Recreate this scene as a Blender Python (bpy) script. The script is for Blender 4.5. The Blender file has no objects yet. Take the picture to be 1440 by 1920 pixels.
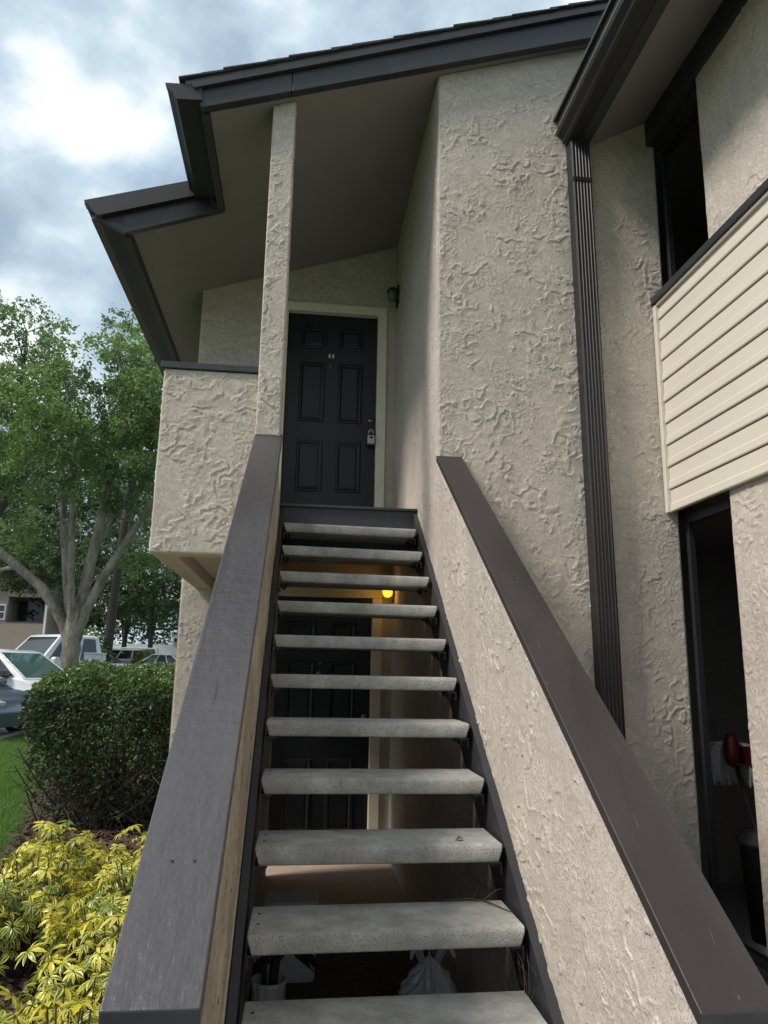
import bpy, math, random
import numpy as np
from mathutils import Matrix, Vector

random.seed(7)
rng = np.random.default_rng(11)
SC = bpy.context.scene
COL = SC.collection

# ------------------------------------------------------------------ camera
EYE = 1.55                      # eye height above the ground by the building
cam_d = bpy.data.cameras.new("camera")
cam = bpy.data.objects.new("camera", cam_d)
COL.objects.link(cam)
Rr = Vector((0.99302, -0.11666, 0.01729))
Ru = Vector((-0.04105, -0.20452, 0.97800))
Rf = Vector((0.11056, 0.97188, 0.20789))
cam.matrix_world = Matrix(((Rr.x, Ru.x, -Rf.x, 0), (Rr.y, Ru.y, -Rf.y, 0), (Rr.z, Ru.z, -Rf.z, EYE), (0, 0, 0, 1)))
cam_d.sensor_width = 36
cam_d.lens = 36 * 1380.5 / 1920
cam_d.clip_start = 0.05
cam_d.clip_end = 3000
SC.camera = cam

# ------------------------------------------------------------------ light
SUN_EL, SUN_AZ = math.radians(46), math.radians(-108)     # azimuth from +Y (into the picture), negative = left
sd = Vector((math.sin(SUN_AZ) * math.cos(SUN_EL), math.cos(SUN_AZ) * math.cos(SUN_EL), math.sin(SUN_EL)))
sun_d = bpy.data.lights.new("sun", 'SUN')
sun_d.energy = 1.5
sun_d.angle = math.radians(14)
sun_d.color = (1.0, 0.95, 0.87)
sun = bpy.data.objects.new("sun", sun_d)
COL.objects.link(sun)
sun.rotation_euler = sd.to_track_quat('Z', 'Y').to_euler()

SC.view_settings.view_transform = 'Standard'
SC.view_settings.look = 'None'
SC.view_settings.exposure = 1.38
SC.view_settings.gamma = 1
SC.view_settings.use_curve_mapping = False

W = bpy.data.worlds.new("World")
SC.world = W
W.use_nodes = True
nt = W.node_tree
nt.nodes.clear()
def N(t, **k):
    n = nt.nodes.new(t)
    for a, b in k.items():
        setattr(n, a, b)
    return n
L = nt.links.new
out = N('ShaderNodeOutputWorld')
bg = N('ShaderNodeBackground')
bg.inputs['Strength'].default_value = 0.1
sky = N('ShaderNodeTexSky', sky_type='NISHITA', sun_disc=False)
sky.sun_elevation = SUN_EL
sky.sun_rotation = SUN_AZ % (2 * math.pi)
sky.air_density = 1.0
sky.dust_density = 1.5
tc = N('ShaderNodeTexCoord')
mp = N('ShaderNodeMapping')
mp.inputs['Scale'].default_value = (1.0, 1.0, 1.5)
mp.inputs['Location'].default_value = (3.1, 0.35, 1.2)
L(tc.outputs['Generated'], mp.inputs[0])
n1 = N('ShaderNodeTexNoise')
n1.inputs['Scale'].default_value = 2.6
n1.inputs['Detail'].default_value = 8
n1.inputs['Roughness'].default_value = 0.52
n1.inputs['Distortion'].default_value = 0.25
L(mp.outputs[0], n1.inputs['Vector'])
n2 = N('ShaderNodeTexNoise')
n2.inputs['Scale'].default_value = 5.5
n2.inputs['Detail'].default_value = 7
n2.inputs['Roughness'].default_value = 0.5
L(mp.outputs[0], n2.inputs['Vector'])
# cover: mostly cloud with thin bluish places
r1 = N('ShaderNodeValToRGB')
r1.color_ramp.elements[0].position = 0.36
r1.color_ramp.elements[0].color = (0.75, 0.75, 0.75, 1)
r1.color_ramp.elements[1].position = 0.56
r1.color_ramp.elements[1].color = (1, 1, 1, 1)
L(n1.outputs[0], r1.inputs[0])
# cloud brightness: grey-blue bellies to bright white
mixn = N('ShaderNodeMath', operation='MULTIPLY_ADD')
L(n2.outputs[0], mixn.inputs[0])
mixn.inputs[1].default_value = 0.45
hl = N('ShaderNodeMath', operation='MULTIPLY')
L(n1.outputs[0], hl.inputs[0])
hl.inputs[1].default_value = 0.62
L(hl.outputs[0], mixn.inputs[2])
r2 = N('ShaderNodeValToRGB')
cr = r2.color_ramp
cr.elements[0].position = 0.40
cr.elements[0].color = (1.15, 1.6, 2.05, 1)
cr.elements[1].position = 0.66
cr.elements[1].color = (4.5, 4.65, 4.75, 1)
e = cr.elements.new(0.50); e.color = (1.6, 2.08, 2.55, 1)
e = cr.elements.new(0.57); e.color = (2.4, 2.95, 3.35, 1)
L(mixn.outputs[0], r2.inputs[0])
mx = N('ShaderNodeMix', data_type='RGBA')
L(r1.outputs[0], mx.inputs['Factor'])
L(sky.outputs[0], mx.inputs['A'])
L(r2.outputs[0], mx.inputs['B'])
L(mx.outputs['Result'], bg.inputs['Color'])
L(bg.outputs[0], out.inputs[0])

# ------------------------------------------------------------------ materials
MATS = {}
def mat(name, base, rough=0.8, var=0.0, vscale=4.0, col2=None, bump=0.0, bscale=60.0, bdetail=4.0, spec=0.5, coat=0.0,
        metal=0.0, emit=None, emit_s=0.0, stretch=(1, 1, 1), speck=None, speck_scale=200.0, speck_cut=0.62, trans=0.0, island=0.0,
        isl_col=None, bdist=0.01, alpha=None, trowel=False, brush=0.0, own=False, drips=0.0):
    m = bpy.data.materials.new(name)
    m.use_nodes = True
    t = m.node_tree
    b = t.nodes['Principled BSDF']
    lk = t.links.new
    b.inputs['Roughness'].default_value = rough
    b.inputs['Specular IOR Level'].default_value = spec
    b.inputs['Metallic'].default_value = metal
    b.inputs['Coat Weight'].default_value = coat
    b.inputs['Coat Roughness'].default_value = 0.15
    tcn = t.nodes.new('ShaderNodeTexCoord')
    mpn = t.nodes.new('ShaderNodeMapping')
    mpn.inputs['Scale'].default_value = stretch
    lk(tcn.outputs['Object'], mpn.inputs[0])
    if own:
        oi_ = t.nodes.new('ShaderNodeObjectInfo'); cb_ = t.nodes.new('ShaderNodeCombineXYZ')
        mo_ = t.nodes.new('ShaderNodeMath'); mo_.operation = 'MULTIPLY'; mo_.inputs[1].default_value = 60
        lk(oi_.outputs['Random'], mo_.inputs[0]); lk(mo_.outputs[0], cb_.inputs[0]); lk(mo_.outputs[0], cb_.inputs[1]); lk(cb_.outputs[0], mpn.inputs['Location'])
    c = None
    def rgb(v):
        n = t.nodes.new('ShaderNodeRGB'); n.outputs[0].default_value = (*v, 1); return n.outputs[0]
    def mixc(f, a, bb, mode='MIX'):
        n = t.nodes.new('ShaderNodeMix'); n.data_type = 'RGBA'; n.blend_type = mode
        if hasattr(f, 'is_linked'): lk(f, n.inputs['Factor'])
        else: n.inputs['Factor'].default_value = f
        lk(a, n.inputs['A']); lk(bb, n.inputs['B'])
        return n.outputs['Result']
    def noise(scale, detail=4, rough_=0.55):
        n = t.nodes.new('ShaderNodeTexNoise'); n.inputs['Scale'].default_value = scale
        n.inputs['Detail'].default_value = detail; n.inputs['Roughness'].default_value = rough_
        lk(mpn.outputs[0], n.inputs['Vector']); return n.outputs[0]
    def ramp(v, a, bb):
        n = t.nodes.new('ShaderNodeMapRange'); n.inputs['From Min'].default_value = a; n.inputs['From Max'].default_value = bb
        lk(v, n.inputs['Value']); return n.outputs[0]
    c = rgb(base)
    if col2 is not None:
        c = mixc(ramp(noise(vscale, 5), 0.38, 0.62), c, rgb(col2))
    if var:
        g = t.nodes.new('ShaderNodeMapRange'); g.inputs['From Min'].default_value = .3; g.inputs['From Max'].default_value = .7
        g.inputs['To Min'].default_value = 1 - var; g.inputs['To Max'].default_value = 1 + var
        lk(noise(vscale * 3.1, 6, .65), g.inputs['Value'])
        vm = t.nodes.new('ShaderNodeVectorMath'); vm.operation = 'SCALE'
        lk(c, vm.inputs[0]); lk(g.outputs[0], vm.inputs['Scale'])
        c = vm.outputs[0]
    if drips:       # faint rain streaks and grime
        mp3 = t.nodes.new('ShaderNodeMapping'); mp3.inputs['Scale'].default_value = (9, 9, .45); lk(tcn.outputs['Object'], mp3.inputs[0])
        nd_ = t.nodes.new('ShaderNodeTexNoise'); nd_.inputs['Scale'].default_value = 1.0; nd_.inputs['Detail'].default_value = 6; lk(mp3.outputs[0], nd_.inputs['Vector'])
        nf_ = ramp(nd_.outputs[0], .50, .74)
        mq_ = t.nodes.new('ShaderNodeMath'); mq_.operation = 'MULTIPLY'; mq_.inputs[1].default_value = drips; lk(nf_, mq_.inputs[0])
        c = mixc(mq_.outputs[0], c, rgb(tuple(x * .55 for x in base)))
    if speck is not None:
        c = mixc(ramp(noise(speck_scale, 3, .7), speck_cut, speck_cut + .05), c, rgb(speck))
    if island or isl_col is not None:
        gi = t.nodes.new('ShaderNodeNewGeometry')
        if isl_col is not None:
            c = mixc(gi.outputs['Random Per Island'], c, rgb(isl_col))
        if island:
            g = t.nodes.new('ShaderNodeMath'); g.operation = 'MULTIPLY'
            wn = t.nodes.new('ShaderNodeTexWhiteNoise'); wn.noise_dimensions = '1D'
            lk(gi.outputs['Random Per Island'], wn.inputs['W'])
            mr = t.nodes.new('ShaderNodeMapRange'); mr.inputs['To Min'].default_value = 1 - island; mr.inputs['To Max'].default_value = 1 + island
            lk(wn.outputs['Value'], mr.inputs['Value'])
            vm = t.nodes.new('ShaderNodeVectorMath'); vm.operation = 'SCALE'
            lk(c, vm.inputs[0]); lk(mr.outputs[0], vm.inputs['Scale'])
            c = vm.outputs[0]
    lk(c, b.inputs['Base Color'])
    if bump:
        bn = t.nodes.new('ShaderNodeBump')
        bn.inputs['Strength'].default_value = bump
        bn.inputs['Distance'].default_value = bdist
        lk(noise(bscale, bdetail, .6), bn.inputs['Height'])
        if brush:       # brush strokes across the board over the lengthwise grain
            mp2 = t.nodes.new('ShaderNodeMapping'); mp2.inputs['Scale'].default_value = (.12, 1, 1); lk(tcn.outputs['Object'], mp2.inputs[0])
            nb_ = t.nodes.new('ShaderNodeTexNoise'); nb_.inputs['Scale'].default_value = 85; nb_.inputs['Detail'].default_value = 3; lk(mp2.outputs[0], nb_.inputs['Vector'])
            nl_ = t.nodes.new('ShaderNodeTexNoise'); nl_.inputs['Scale'].default_value = 22; nl_.inputs['Detail'].default_value = 5; lk(tcn.outputs['Object'], nl_.inputs['Vector'])
            b3_ = t.nodes.new('ShaderNodeBump'); b3_.inputs['Strength'].default_value = brush; b3_.inputs['Distance'].default_value = .002; lk(nb_.outputs[0], b3_.inputs['Height'])
            b4_ = t.nodes.new('ShaderNodeBump'); b4_.inputs['Strength'].default_value = brush * .8; b4_.inputs['Distance'].default_value = .006; lk(nl_.outputs[0], b4_.inputs['Height'])
            lk(b4_.outputs[0], b3_.inputs['Normal']); lk(b3_.outputs[0], bn.inputs['Normal'])
            rr_ = t.nodes.new('ShaderNodeMapRange'); rr_.inputs['From Min'].default_value = .3; rr_.inputs['From Max'].default_value = .7
            rr_.inputs['To Min'].default_value = rough - .08; rr_.inputs['To Max'].default_value = rough + .14; lk(noise(5, 4), rr_.inputs['Value']); lk(rr_.outputs[0], b.inputs['Roughness'])
        if trowel:      # small torn edges of the trowelled skin between the modelled ones
            nn_ = t.nodes.new('ShaderNodeTexNoise'); nn_.inputs['Scale'].default_value = 15; nn_.inputs['Detail'].default_value = 5
            nn_.inputs['Roughness'].default_value = .55; nn_.inputs['Distortion'].default_value = 1.1
            lk(mpn.outputs[0], nn_.inputs['Vector'])
            mm_ = t.nodes.new('ShaderNodeMath'); mm_.operation = 'PINGPONG'; mm_.inputs[1].default_value = .06
            lk(nn_.outputs[0], mm_.inputs[0])
            e1_ = ramp(mm_.outputs[0], .022, .030)
            b2_ = t.nodes.new('ShaderNodeBump'); b2_.inputs['Strength'].default_value = .85; b2_.inputs['Distance'].default_value = .006
            lk(e1_, b2_.inputs['Height']); lk(b2_.outputs[0], bn.inputs['Normal'])
        lk(bn.outputs[0], b.inputs['Normal'])
    if emit is not None:
        b.inputs['Emission Color'].default_value = (*emit, 1)
        b.inputs['Emission Strength'].default_value = emit_s
    if trans:
        tl = t.nodes.new('ShaderNodeBsdfTranslucent')
        hs = t.nodes.new('ShaderNodeHueSaturation'); hs.inputs['Value'].default_value = 1.5
        lk(c, hs.inputs['Color']); lk(hs.outputs[0], tl.inputs['Color'])
        ms = t.nodes.new('ShaderNodeMixShader'); ms.inputs[0].default_value = trans
        lk(b.outputs[0], ms.inputs[1]); lk(tl.outputs[0], ms.inputs[2])
        lk(ms.outputs[0], t.nodes['Material Output'].inputs['Surface'])
    if alpha is not None:
        b.inputs['Alpha'].default_value = alpha
    MATS[name] = m
    return m

mat('stucco', (0.555, 0.485, 0.415), .82, var=.08, vscale=1.3, col2=(0.51, 0.452, 0.39), bump=.5, bscale=140, bdist=.003, spec=.35, trowel=True, drips=.14)
mat('stucco_trim', (0.36, 0.31, 0.25), .85, var=.08, vscale=2, bump=.4, bscale=120, bdist=.003, spec=.3)
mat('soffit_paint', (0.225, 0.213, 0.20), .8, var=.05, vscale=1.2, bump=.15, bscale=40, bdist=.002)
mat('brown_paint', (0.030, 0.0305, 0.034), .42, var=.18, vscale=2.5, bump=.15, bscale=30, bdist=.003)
mat('brown_metal', (0.016, 0.0145, 0.0155), .50, var=.10, vscale=2.5)
mat('cap_worn', (0.060, 0.052, 0.057), .34, var=.20, vscale=1.2, col2=(0.046, 0.041, 0.043), bump=.7, bscale=48, bdist=.003, stretch=(1, .22, .22), spec=.75, brush=.7, speck=(.10, .09, .095), speck_scale=60, speck_cut=.75)
mat('cap_dark', (0.034, 0.028, 0.028), .42, var=.22, vscale=1.6, col2=(0.045, 0.037, 0.036), bump=.2, bscale=45, bdist=.002, stretch=(1, .25, .25), brush=.3, speck=(.12, .11, .11), speck_scale=45, speck_cut=.705)
mat('steel_black', (0.032, 0.032, 0.036), .5, var=.15, vscale=5, bump=.2, bscale=60, bdist=.002)
mat('concrete', (0.425, 0.412, 0.385), .88, var=.26, vscale=4, col2=(0.325, 0.317, 0.285), bump=.8, bscale=130, bdist=.005, speck=(0.11, 0.11, 0.095), speck_scale=230, speck_cut=.58, own=True, drips=.45)
mat('porch_concrete', (0.36, 0.27, 0.21), .85, var=.12, vscale=3, bump=.5, bscale=110, bdist=.004, speck=(.2, .15, .12), speck_scale=90)
mat('door_paint', (0.0085, 0.0085, 0.0095), .36, var=.1, vscale=2, spec=.3)
mat('door_frame', (0.66, 0.60, 0.46), .6, var=.06, vscale=3)
mat('siding', (0.60, 0.545, 0.46), .5, var=.04, vscale=1.2, bump=.06, bscale=90, bdist=.002, stretch=(1, .2, 1))
mat('shingle', (0.055, 0.055, 0.058), .95, var=.3, vscale=12, bump=.6, bscale=220, bdist=.004, island=.25)
mat('dark_interior', (0.24, 0.225, 0.205), .9, var=.1)
mat('bronze_frame', (0.02, 0.02, 0.024), .4)
mat('brass', (0.30, 0.20, 0.08), .35, metal=1)
mat('steel', (0.5, 0.5, 0.5), .35, metal=1)
mat('lockbox_grey', (0.42, 0.43, 0.44), .45)
mat('black_plastic', (0.012, 0.012, 0.013), .8)
mat('number_white', (0.75, 0.75, 0.75), .4)
mat('scuff', (0.13, 0.115, 0.11), .7)
mat('lamp_off', (0.10, 0.12, 0.11), .25)
mat('lamp_on', (0.9, 0.5, 0.1), .4, emit=(1.0, 0.42, 0.03), emit_s=0.75)
mat('white_plastic', (0.42, 0.44, 0.46), .45, var=.05)
mat('trash_film', (0.42, 0.43, 0.46), .3, spec=.6)
mat('glass_pot', (0.45, 0.47, 0.45), .15)
mat('dead_plant', (0.02, 0.022, 0.016), .8)
mat('mop_red', (0.085, 0.006, 0.012), .5)
mat('mop_white', (0.46, 0.45, 0.43), .9)
mat('twig', (0.06, 0.045, 0.03), .9)
mat('dead_leaf', (0.16, 0.08, 0.03), .8)
mat('mulch', (0.075, 0.048, 0.034), .95, var=.45, vscale=14, bump=.8, bscale=60, bdist=.02)
mat('mulch_chip', (0.11, 0.07, 0.047), .95, isl_col=(0.055, 0.034, 0.025))
mat('lawn', (0.055, 0.115, 0.018), .95, var=.35, vscale=3, bump=.6, bscale=80, bdist=.02)
mat('blade', (0.09, 0.195, 0.03), .6, isl_col=(0.14, 0.255, 0.05), trans=.3)
mat('asphalt', (0.065, 0.065, 0.066), .92, var=.2, vscale=.8, bump=.4, bscale=120, bdist=.004)
mat('kerb', (0.42, 0.41, 0.38), .9, var=.12, vscale=2)
mat('bark', (0.27, 0.24, 0.195), .9, var=.4, vscale=3.5, col2=(0.15, 0.132, 0.105), bump=1.0, bscale=16, bdist=.06, stretch=(1, 1, .35))
mat('bark_dark', (0.05, 0.042, 0.035), .9, var=.3, vscale=3)
mat('leaf_oak', (0.075, 0.122, 0.045), .5, isl_col=(0.15, 0.225, 0.08), island=.25, trans=.40, var=.25, vscale=.35)
mat('leaf_oak_light', (0.125, 0.205, 0.055), .5, isl_col=(0.20, 0.30, 0.09), island=.2, trans=.42, var=.2, vscale=.4)
mat('leaf_bg', (0.030, 0.056, 0.017), .55, isl_col=(0.06, 0.105, 0.025), island=.3, trans=.25, var=.3, vscale=.3)
mat('leaf_bright', (0.16, 0.22, 0.03), .5, isl_col=(0.22, 0.28, 0.05), trans=.3)
mat('leaf_hedge', (0.034, 0.054, 0.026), .5, isl_col=(0.085, 0.118, 0.055), island=.35, trans=.18, spec=.3)
mat('leaf_hedge_new', (0.115, 0.185, 0.040), .4, isl_col=(0.07, 0.13, 0.035), island=.2, trans=.25)
mat('hedge_twig', (0.105, 0.082, 0.06), .9, isl_col=(.06, .047, .036))
mat('car_white', (0.74, 0.75, 0.75), .25, coat=.6)
mat('car_silver', (0.48, 0.49, 0.50), .3, metal=.3, coat=.5)
mat('car_slate', (0.075, 0.10, 0.145), .28, metal=.4, coat=.6)
mat('car_black', (0.015, 0.016, 0.018), .2, coat=.6)
mat('car_glass', (0.02, 0.028, 0.03), .06, spec=.9)
mat('windscreen', (0.06, 0.115, 0.105), .05, spec=.9)
mat('rubber', (0.018, 0.018, 0.018), .8)
mat('alloy', (0.62, 0.63, 0.64), .3, metal=.8)
mat('tail_red', (0.45, 0.02, 0.02), .3)
mat('headlight', (0.62, 0.6, 0.56), .1, spec=.8)
mat('far_stucco', (0.33, 0.27, 0.21), .9, var=.06, vscale=.6)
mat('far_white', (0.78, 0.78, 0.76), .7, var=.03)
mat('far_roof', (0.12, 0.115, 0.11), .9, var=.15, vscale=1)
mat('far_glass', (0.03, 0.035, 0.04), .1)
mat('utility_white', (0.62, 0.63, 0.64), .55, var=.08, vscale=2)

# left-wall top: bare weathered stucco edge seen beside the cap
mat('stucco_raw', (0.38, 0.322, 0.25), .9, var=.22, vscale=6, col2=(0.29, 0.24, 0.185), bump=.8, bscale=70, bdist=.006, stretch=(1, .35, .35), speck=(.11, .085, .065), speck_scale=70, speck_cut=.6)

# variegated leaf: green heart, yellow margin, from the leaflet's own UV
def variegated():
    m = bpy.data.materials.new('leaf_variegated'); m.use_nodes = True
    t = m.node_tree; lk = t.links.new; b = t.nodes['Principled BSDF']
    b.inputs['Roughness'].default_value = .32
    uv = t.nodes.new('ShaderNodeUVMap'); sx = t.nodes.new('ShaderNodeSeparateXYZ'); lk(uv.outputs[0], sx.inputs[0])
    oi = t.nodes.new('ShaderNodeObjectInfo'); gi = t.nodes.new('ShaderNodeNewGeometry')
    ns = t.nodes.new('ShaderNodeTexNoise'); ns.inputs['Scale'].default_value = 38; ns.inputs['Detail'].default_value = 2
    tco = t.nodes.new('ShaderNodeTexCoord'); lk(tco.outputs['Object'], ns.inputs['Vector'])
    def M(op, a, bb, c=None):
        n = t.nodes.new('ShaderNodeMath'); n.operation = op
        for i, x in enumerate((a, bb, c)):
            if x is None: continue
            if isinstance(x, (int, float)): n.inputs[i].default_value = x
            else: lk(x, n.inputs[i])
        return n.outputs[0]
    d = M('ABSOLUTE', M('SUBTRACT', sx.outputs['X'], .5), 0)           # 0 centre .. .5 edge
    thr = M('MULTIPLY_ADD', oi.outputs['Random'], .56, -.15)             # how much green this leaf has
    thr = M('ADD', thr, M('MULTIPLY_ADD', gi.outputs['Random Per Island'], .30, -.14))
    thr = M('ADD', thr, M('MULTIPLY_ADD', ns.outputs[0], .36, -.18))
    f = M('MULTIPLY_ADD', M('SUBTRACT', d, thr), 14.0, .5); f = M('MINIMUM', M('MAXIMUM', f, 0), 1)
    def mixc(fac, a, bb):
        n = t.nodes.new('ShaderNodeMix'); n.data_type = 'RGBA'; lk(fac, n.inputs['Factor'])
        for s, x in (('A', a), ('B', bb)):
            if isinstance(x, tuple): n.inputs[s].default_value = (*x, 1)
            else: lk(x, n.inputs[s])
        return n.outputs['Result']
    green = mixc(gi.outputs['Random Per Island'], (.035, .095, .022), (.07, .15, .03))
    yel = mixc(gi.outputs['Random Per Island'], (.60, .51, .028), (.68, .63, .13))
    c = mixc(f, green, yel)
    lk(c, b.inputs['Base Color'])
    tl = t.nodes.new('ShaderNodeBsdfTranslucent'); lk(c, tl.inputs['Color'])
    ms = t.nodes.new('ShaderNodeMixShader'); ms.inputs[0].default_value = .25
    lk(b.outputs[0], ms.inputs[1]); lk(tl.outputs[0], ms.inputs[2]); lk(ms.outputs[0], t.nodes['Material Output'].inputs['Surface'])
    MATS['leaf_variegated'] = m
variegated()

# ------------------------------------------------------------------ builders
def tag(o, label=None, cat=None, group=None, kind=None):
    if label: o['label'] = label
    if cat: o['category'] = cat
    if group: o['group'] = group
    if kind: o['kind'] = kind
    return o
def thing(name, label, cat, loc=(0, 0, 0), rz=0.0, group=None):
    o = bpy.data.objects.new(name, None)
    o.empty_display_size = .1
    COL.objects.link(o)
    o.location = loc; o.rotation_euler = (0, 0, rz)
    return tag(o, label, cat, group)
def link(name, me, parent=None, loc=None):
    o = bpy.data.objects.new(name, me)
    COL.objects.link(o)
    if parent is not None: o.parent = parent
    if loc is not None: o.location = loc
    return o
def mesh_np(name, V, F, m, parent=None, smooth=False, uv=None):
    """V (n,3), F (k,4) or (k,3)"""
    V = np.asarray(V, dtype=np.float32); F = np.asarray(F, dtype=np.int32)
    me = bpy.data.meshes.new(name)
    k = F.shape[1]
    me.vertices.add(len(V)); me.vertices.foreach_set('co', V.ravel())
    me.loops.add(F.size); me.loops.foreach_set('vertex_index', F.ravel())
    me.polygons.add(len(F))
    me.polygons.foreach_set('loop_start', np.arange(0, F.size, k, dtype=np.int32))
    me.polygons.foreach_set('use_smooth', np.full(len(F), bool(smooth)))
    if uv is not None:
        l = me.uv_layers.new(name='UVMap'); l.data.foreach_set('uv', np.asarray(uv, dtype=np.float32).ravel())
    me.update(calc_edges=True)
    me.materials.append(MATS[m] if isinstance(m, str) else m)
    return link(name, me, parent)

class MB:
    def __init__(s): s.v = []; s.f = []; s.mi = []; s.mats = []; s.cur = 0
    def mat(s, name):
        if name not in s.mats: s.mats.append(name)
        s.cur = s.mats.index(name); return s
    def add(s, vs, fs):
        b = len(s.v); s.v += [tuple(v) for v in vs]
        for f in fs: s.f.append(tuple(b + i for i in f)); s.mi.append(s.cur)
        return s
    def box(s, x0, x1, y0, y1, z0, z1):
        vs = [(x, y, z) for z in (z0, z1) for y in (y0, y1) for x in (x0, x1)]
        return s.add(vs, [(0, 2, 3, 1), (4, 5, 7, 6), (0, 1, 5, 4), (2, 6, 7, 3), (0, 4, 6, 2), (1, 3, 7, 5)])
    def prism(s, poly, axis, a, b):
        """poly of 2D points extruded along axis from a to b. axis x: (y,z); y: (x,z); z: (x,y)"""
        def P(p, t): return {'x': (t, p[0], p[1]), 'y': (p[0], t, p[1]), 'z': (p[0], p[1], t)}[axis]
        n = len(poly)
        vs = [P(p, a) for p in poly] + [P(p, b) for p in poly]
        fs = [tuple(range(n))[::-1], tuple(range(n, 2 * n))] + [(i, (i + 1) % n, n + (i + 1) % n, n + i) for i in range(n)]
        return s.add(vs, fs)
    def tube(s, pts, rad, n=8, cap=True):
        pts = [Vector(p) for p in pts]
        if not isinstance(rad, (list, tuple)): rad = [rad] * len(pts)
        rings = []; up = Vector((0.13, 0.21, 1)).normalized()
        for i, p in enumerate(pts):
            d = (pts[min(i + 1, len(pts) - 1)] - pts[max(i - 1, 0)])
            if d.length < 1e-9: d = Vector((0, 0, 1))
            d.normalize()
            a = d.cross(up)
            if a.length < .05: a = d.cross(Vector((1, 0, 0)))
            a.normalize(); bq = d.cross(a)
            rings.append([p + (a * math.cos(2 * math.pi * k / n) + bq * math.sin(2 * math.pi * k / n)) * rad[i] for k in range(n)])
        vs = [v for r in rings for v in r]; fs = []
        for i in range(len(pts) - 1):
            for k in range(n):
                fs.append((i * n + k, i * n + (k + 1) % n, (i + 1) * n + (k + 1) % n, (i + 1) * n + k))
        if cap:
            fs.append(tuple(range(n))[::-1]); fs.append(tuple((len(pts) - 1) * n + k for k in range(n)))
        return s.add(vs, fs)
    def lathe(s, prof, c, n=20, axis='z', a0=0, a1=2 * math.pi, rib=0.0, nrib=0):
        full = abs(a1 - a0 - 2 * math.pi) < 1e-6
        m = n if full else n + 1
        vs = []
        for r, z in prof:
            for k in range(m):
                t = a0 + (a1 - a0) * k / n
                rr = r * (1 + rib * math.cos(nrib * t))
                p = (rr * math.cos(t), rr * math.sin(t), z)
                if axis == 'y': p = (p[0], p[2], p[1])
                elif axis == 'x': p = (p[2], p[0], p[1])
                vs.append((c[0] + p[0], c[1] + p[1], c[2] + p[2]))
        fs = []
        for i in range(len(prof) - 1):
            for k in range(n):
                k2 = (k + 1) % m
                fs.append((i * m + k, i * m + k2, (i + 1) * m + k2, (i + 1) * m + k))
        return s.add(vs, fs)
    def build(s, name, parent=None, bevel=0.0, smooth=False, segs=2):
        me = bpy.data.meshes.new(name)
        me.from_pydata(s.v, [], s.f)
        for m in s.mats: me.materials.append(MATS[m])
        me.polygons.foreach_set('material_index', s.mi)
        if smooth: me.polygons.foreach_set('use_smooth', [True] * len(s.f))
        me.update()
        o = link(name, me, parent)
        if bevel:
            md = o.modifiers.new('bevel', 'BEVEL'); md.width = bevel; md.segments = segs; md.limit_method = 'ANGLE'
            md.angle_limit = math.radians(40)
            o.data.polygons.foreach_set('use_smooth', [True] * len(o.data.polygons)); md.harden_normals = True
        return o
def q(m): return MB().mat(m)

# numpy gradient noise
def _h(ix, iy, s):
    n = (ix.astype(np.int64) * 374761393 + iy.astype(np.int64) * 668265263 + s * 974634777) & 0xffffffff
    n = ((n ^ (n >> 13)) * 1274126177) & 0xffffffff
    return ((n ^ (n >> 16)) & 0xffff) / 65536.0 * 2 * np.pi
def perlin(x, y, s=0):
    ix = np.floor(x); iy = np.floor(y); fx = x - ix; fy = y - iy
    u = fx * fx * fx * (fx * (fx * 6 - 15) + 10); v = fy * fy * fy * (fy * (fy * 6 - 15) + 10)
    def g(dx, dy):
        a = _h(ix + dx, iy + dy, s); return np.cos(a) * (fx - dx) + np.sin(a) * (fy - dy)
    a = g(0, 0) * (1 - u) + g(1, 0) * u; b = g(0, 1) * (1 - u) + g(1, 1) * u
    return (a * (1 - v) + b * v) * 1.45
def sstep(a, b, x):
    t = np.clip((x - a) / (b - a), 0, 1); return t * t * (3 - 2 * t)
def stucco_h(u, v, s=0, k=1.0):
    """skip-trowel plaster: flat lapped skins that end in broken little cliffs, plus thin curled ridges (metres)"""
    wu = u + .022 * perlin(u * 11, v * 11, s + 1) + .010 * perlin(u * 30, v * 30, s + 2)
    wv = v + .022 * perlin(u * 11 + 7, v * 11, s + 3) + .010 * perlin(u * 30, v * 30 + 5, s + 4)
    k = k * .74
    def skin(f, so, lev):
        a = perlin(wu * f, wv * f * 1.15, s + so) + .5 * perlin(wu * f * 2.3, wv * f * 2.3, s + so + 1) + .17 * perlin(u * f * 4.3, v * f * 4.3, s + so + 2)
        t = a * lev + 10.3
        w = t - np.floor(t)
        return np.where(w > .93, (1 - w) / .07, (w / .93) ** 2.2)
    m1 = sstep(-.18, .12, perlin(wu * 3.6, wv * 3.6, s + 7) + .4 * perlin(wu * 10, wv * 10, s + 8))
    m3 = sstep(.0, .25, perlin(wu * 4.3 + 9, wv * 4.3, s + 17) + .4 * perlin(wu * 12, wv * 12, s + 18))
    b = perlin(wu * 12 * k, wv * 12 * k, s + 9) + .35 * perlin(wu * 29 * k, wv * 29 * k, s + 10)
    ridge = np.exp(-(b / .05) ** 2)
    m2 = sstep(.04, .25, perlin(wu * 6 + 3, wv * 6, s + 11) + .4 * perlin(wu * 19, wv * 19, s + 13))
    lump = perlin(u * 42, v * 42, s + 12)
    wav = perlin(u * 1.7, v * 1.7, s + 14)
    return .0055 * skin(7.2 * k, 5, 1.5) * m1 + .0028 * skin(16 * k, 25, 1.5) * m3 + .0016 * ridge * m2 + .0006 * lump + .003 * wav

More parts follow.
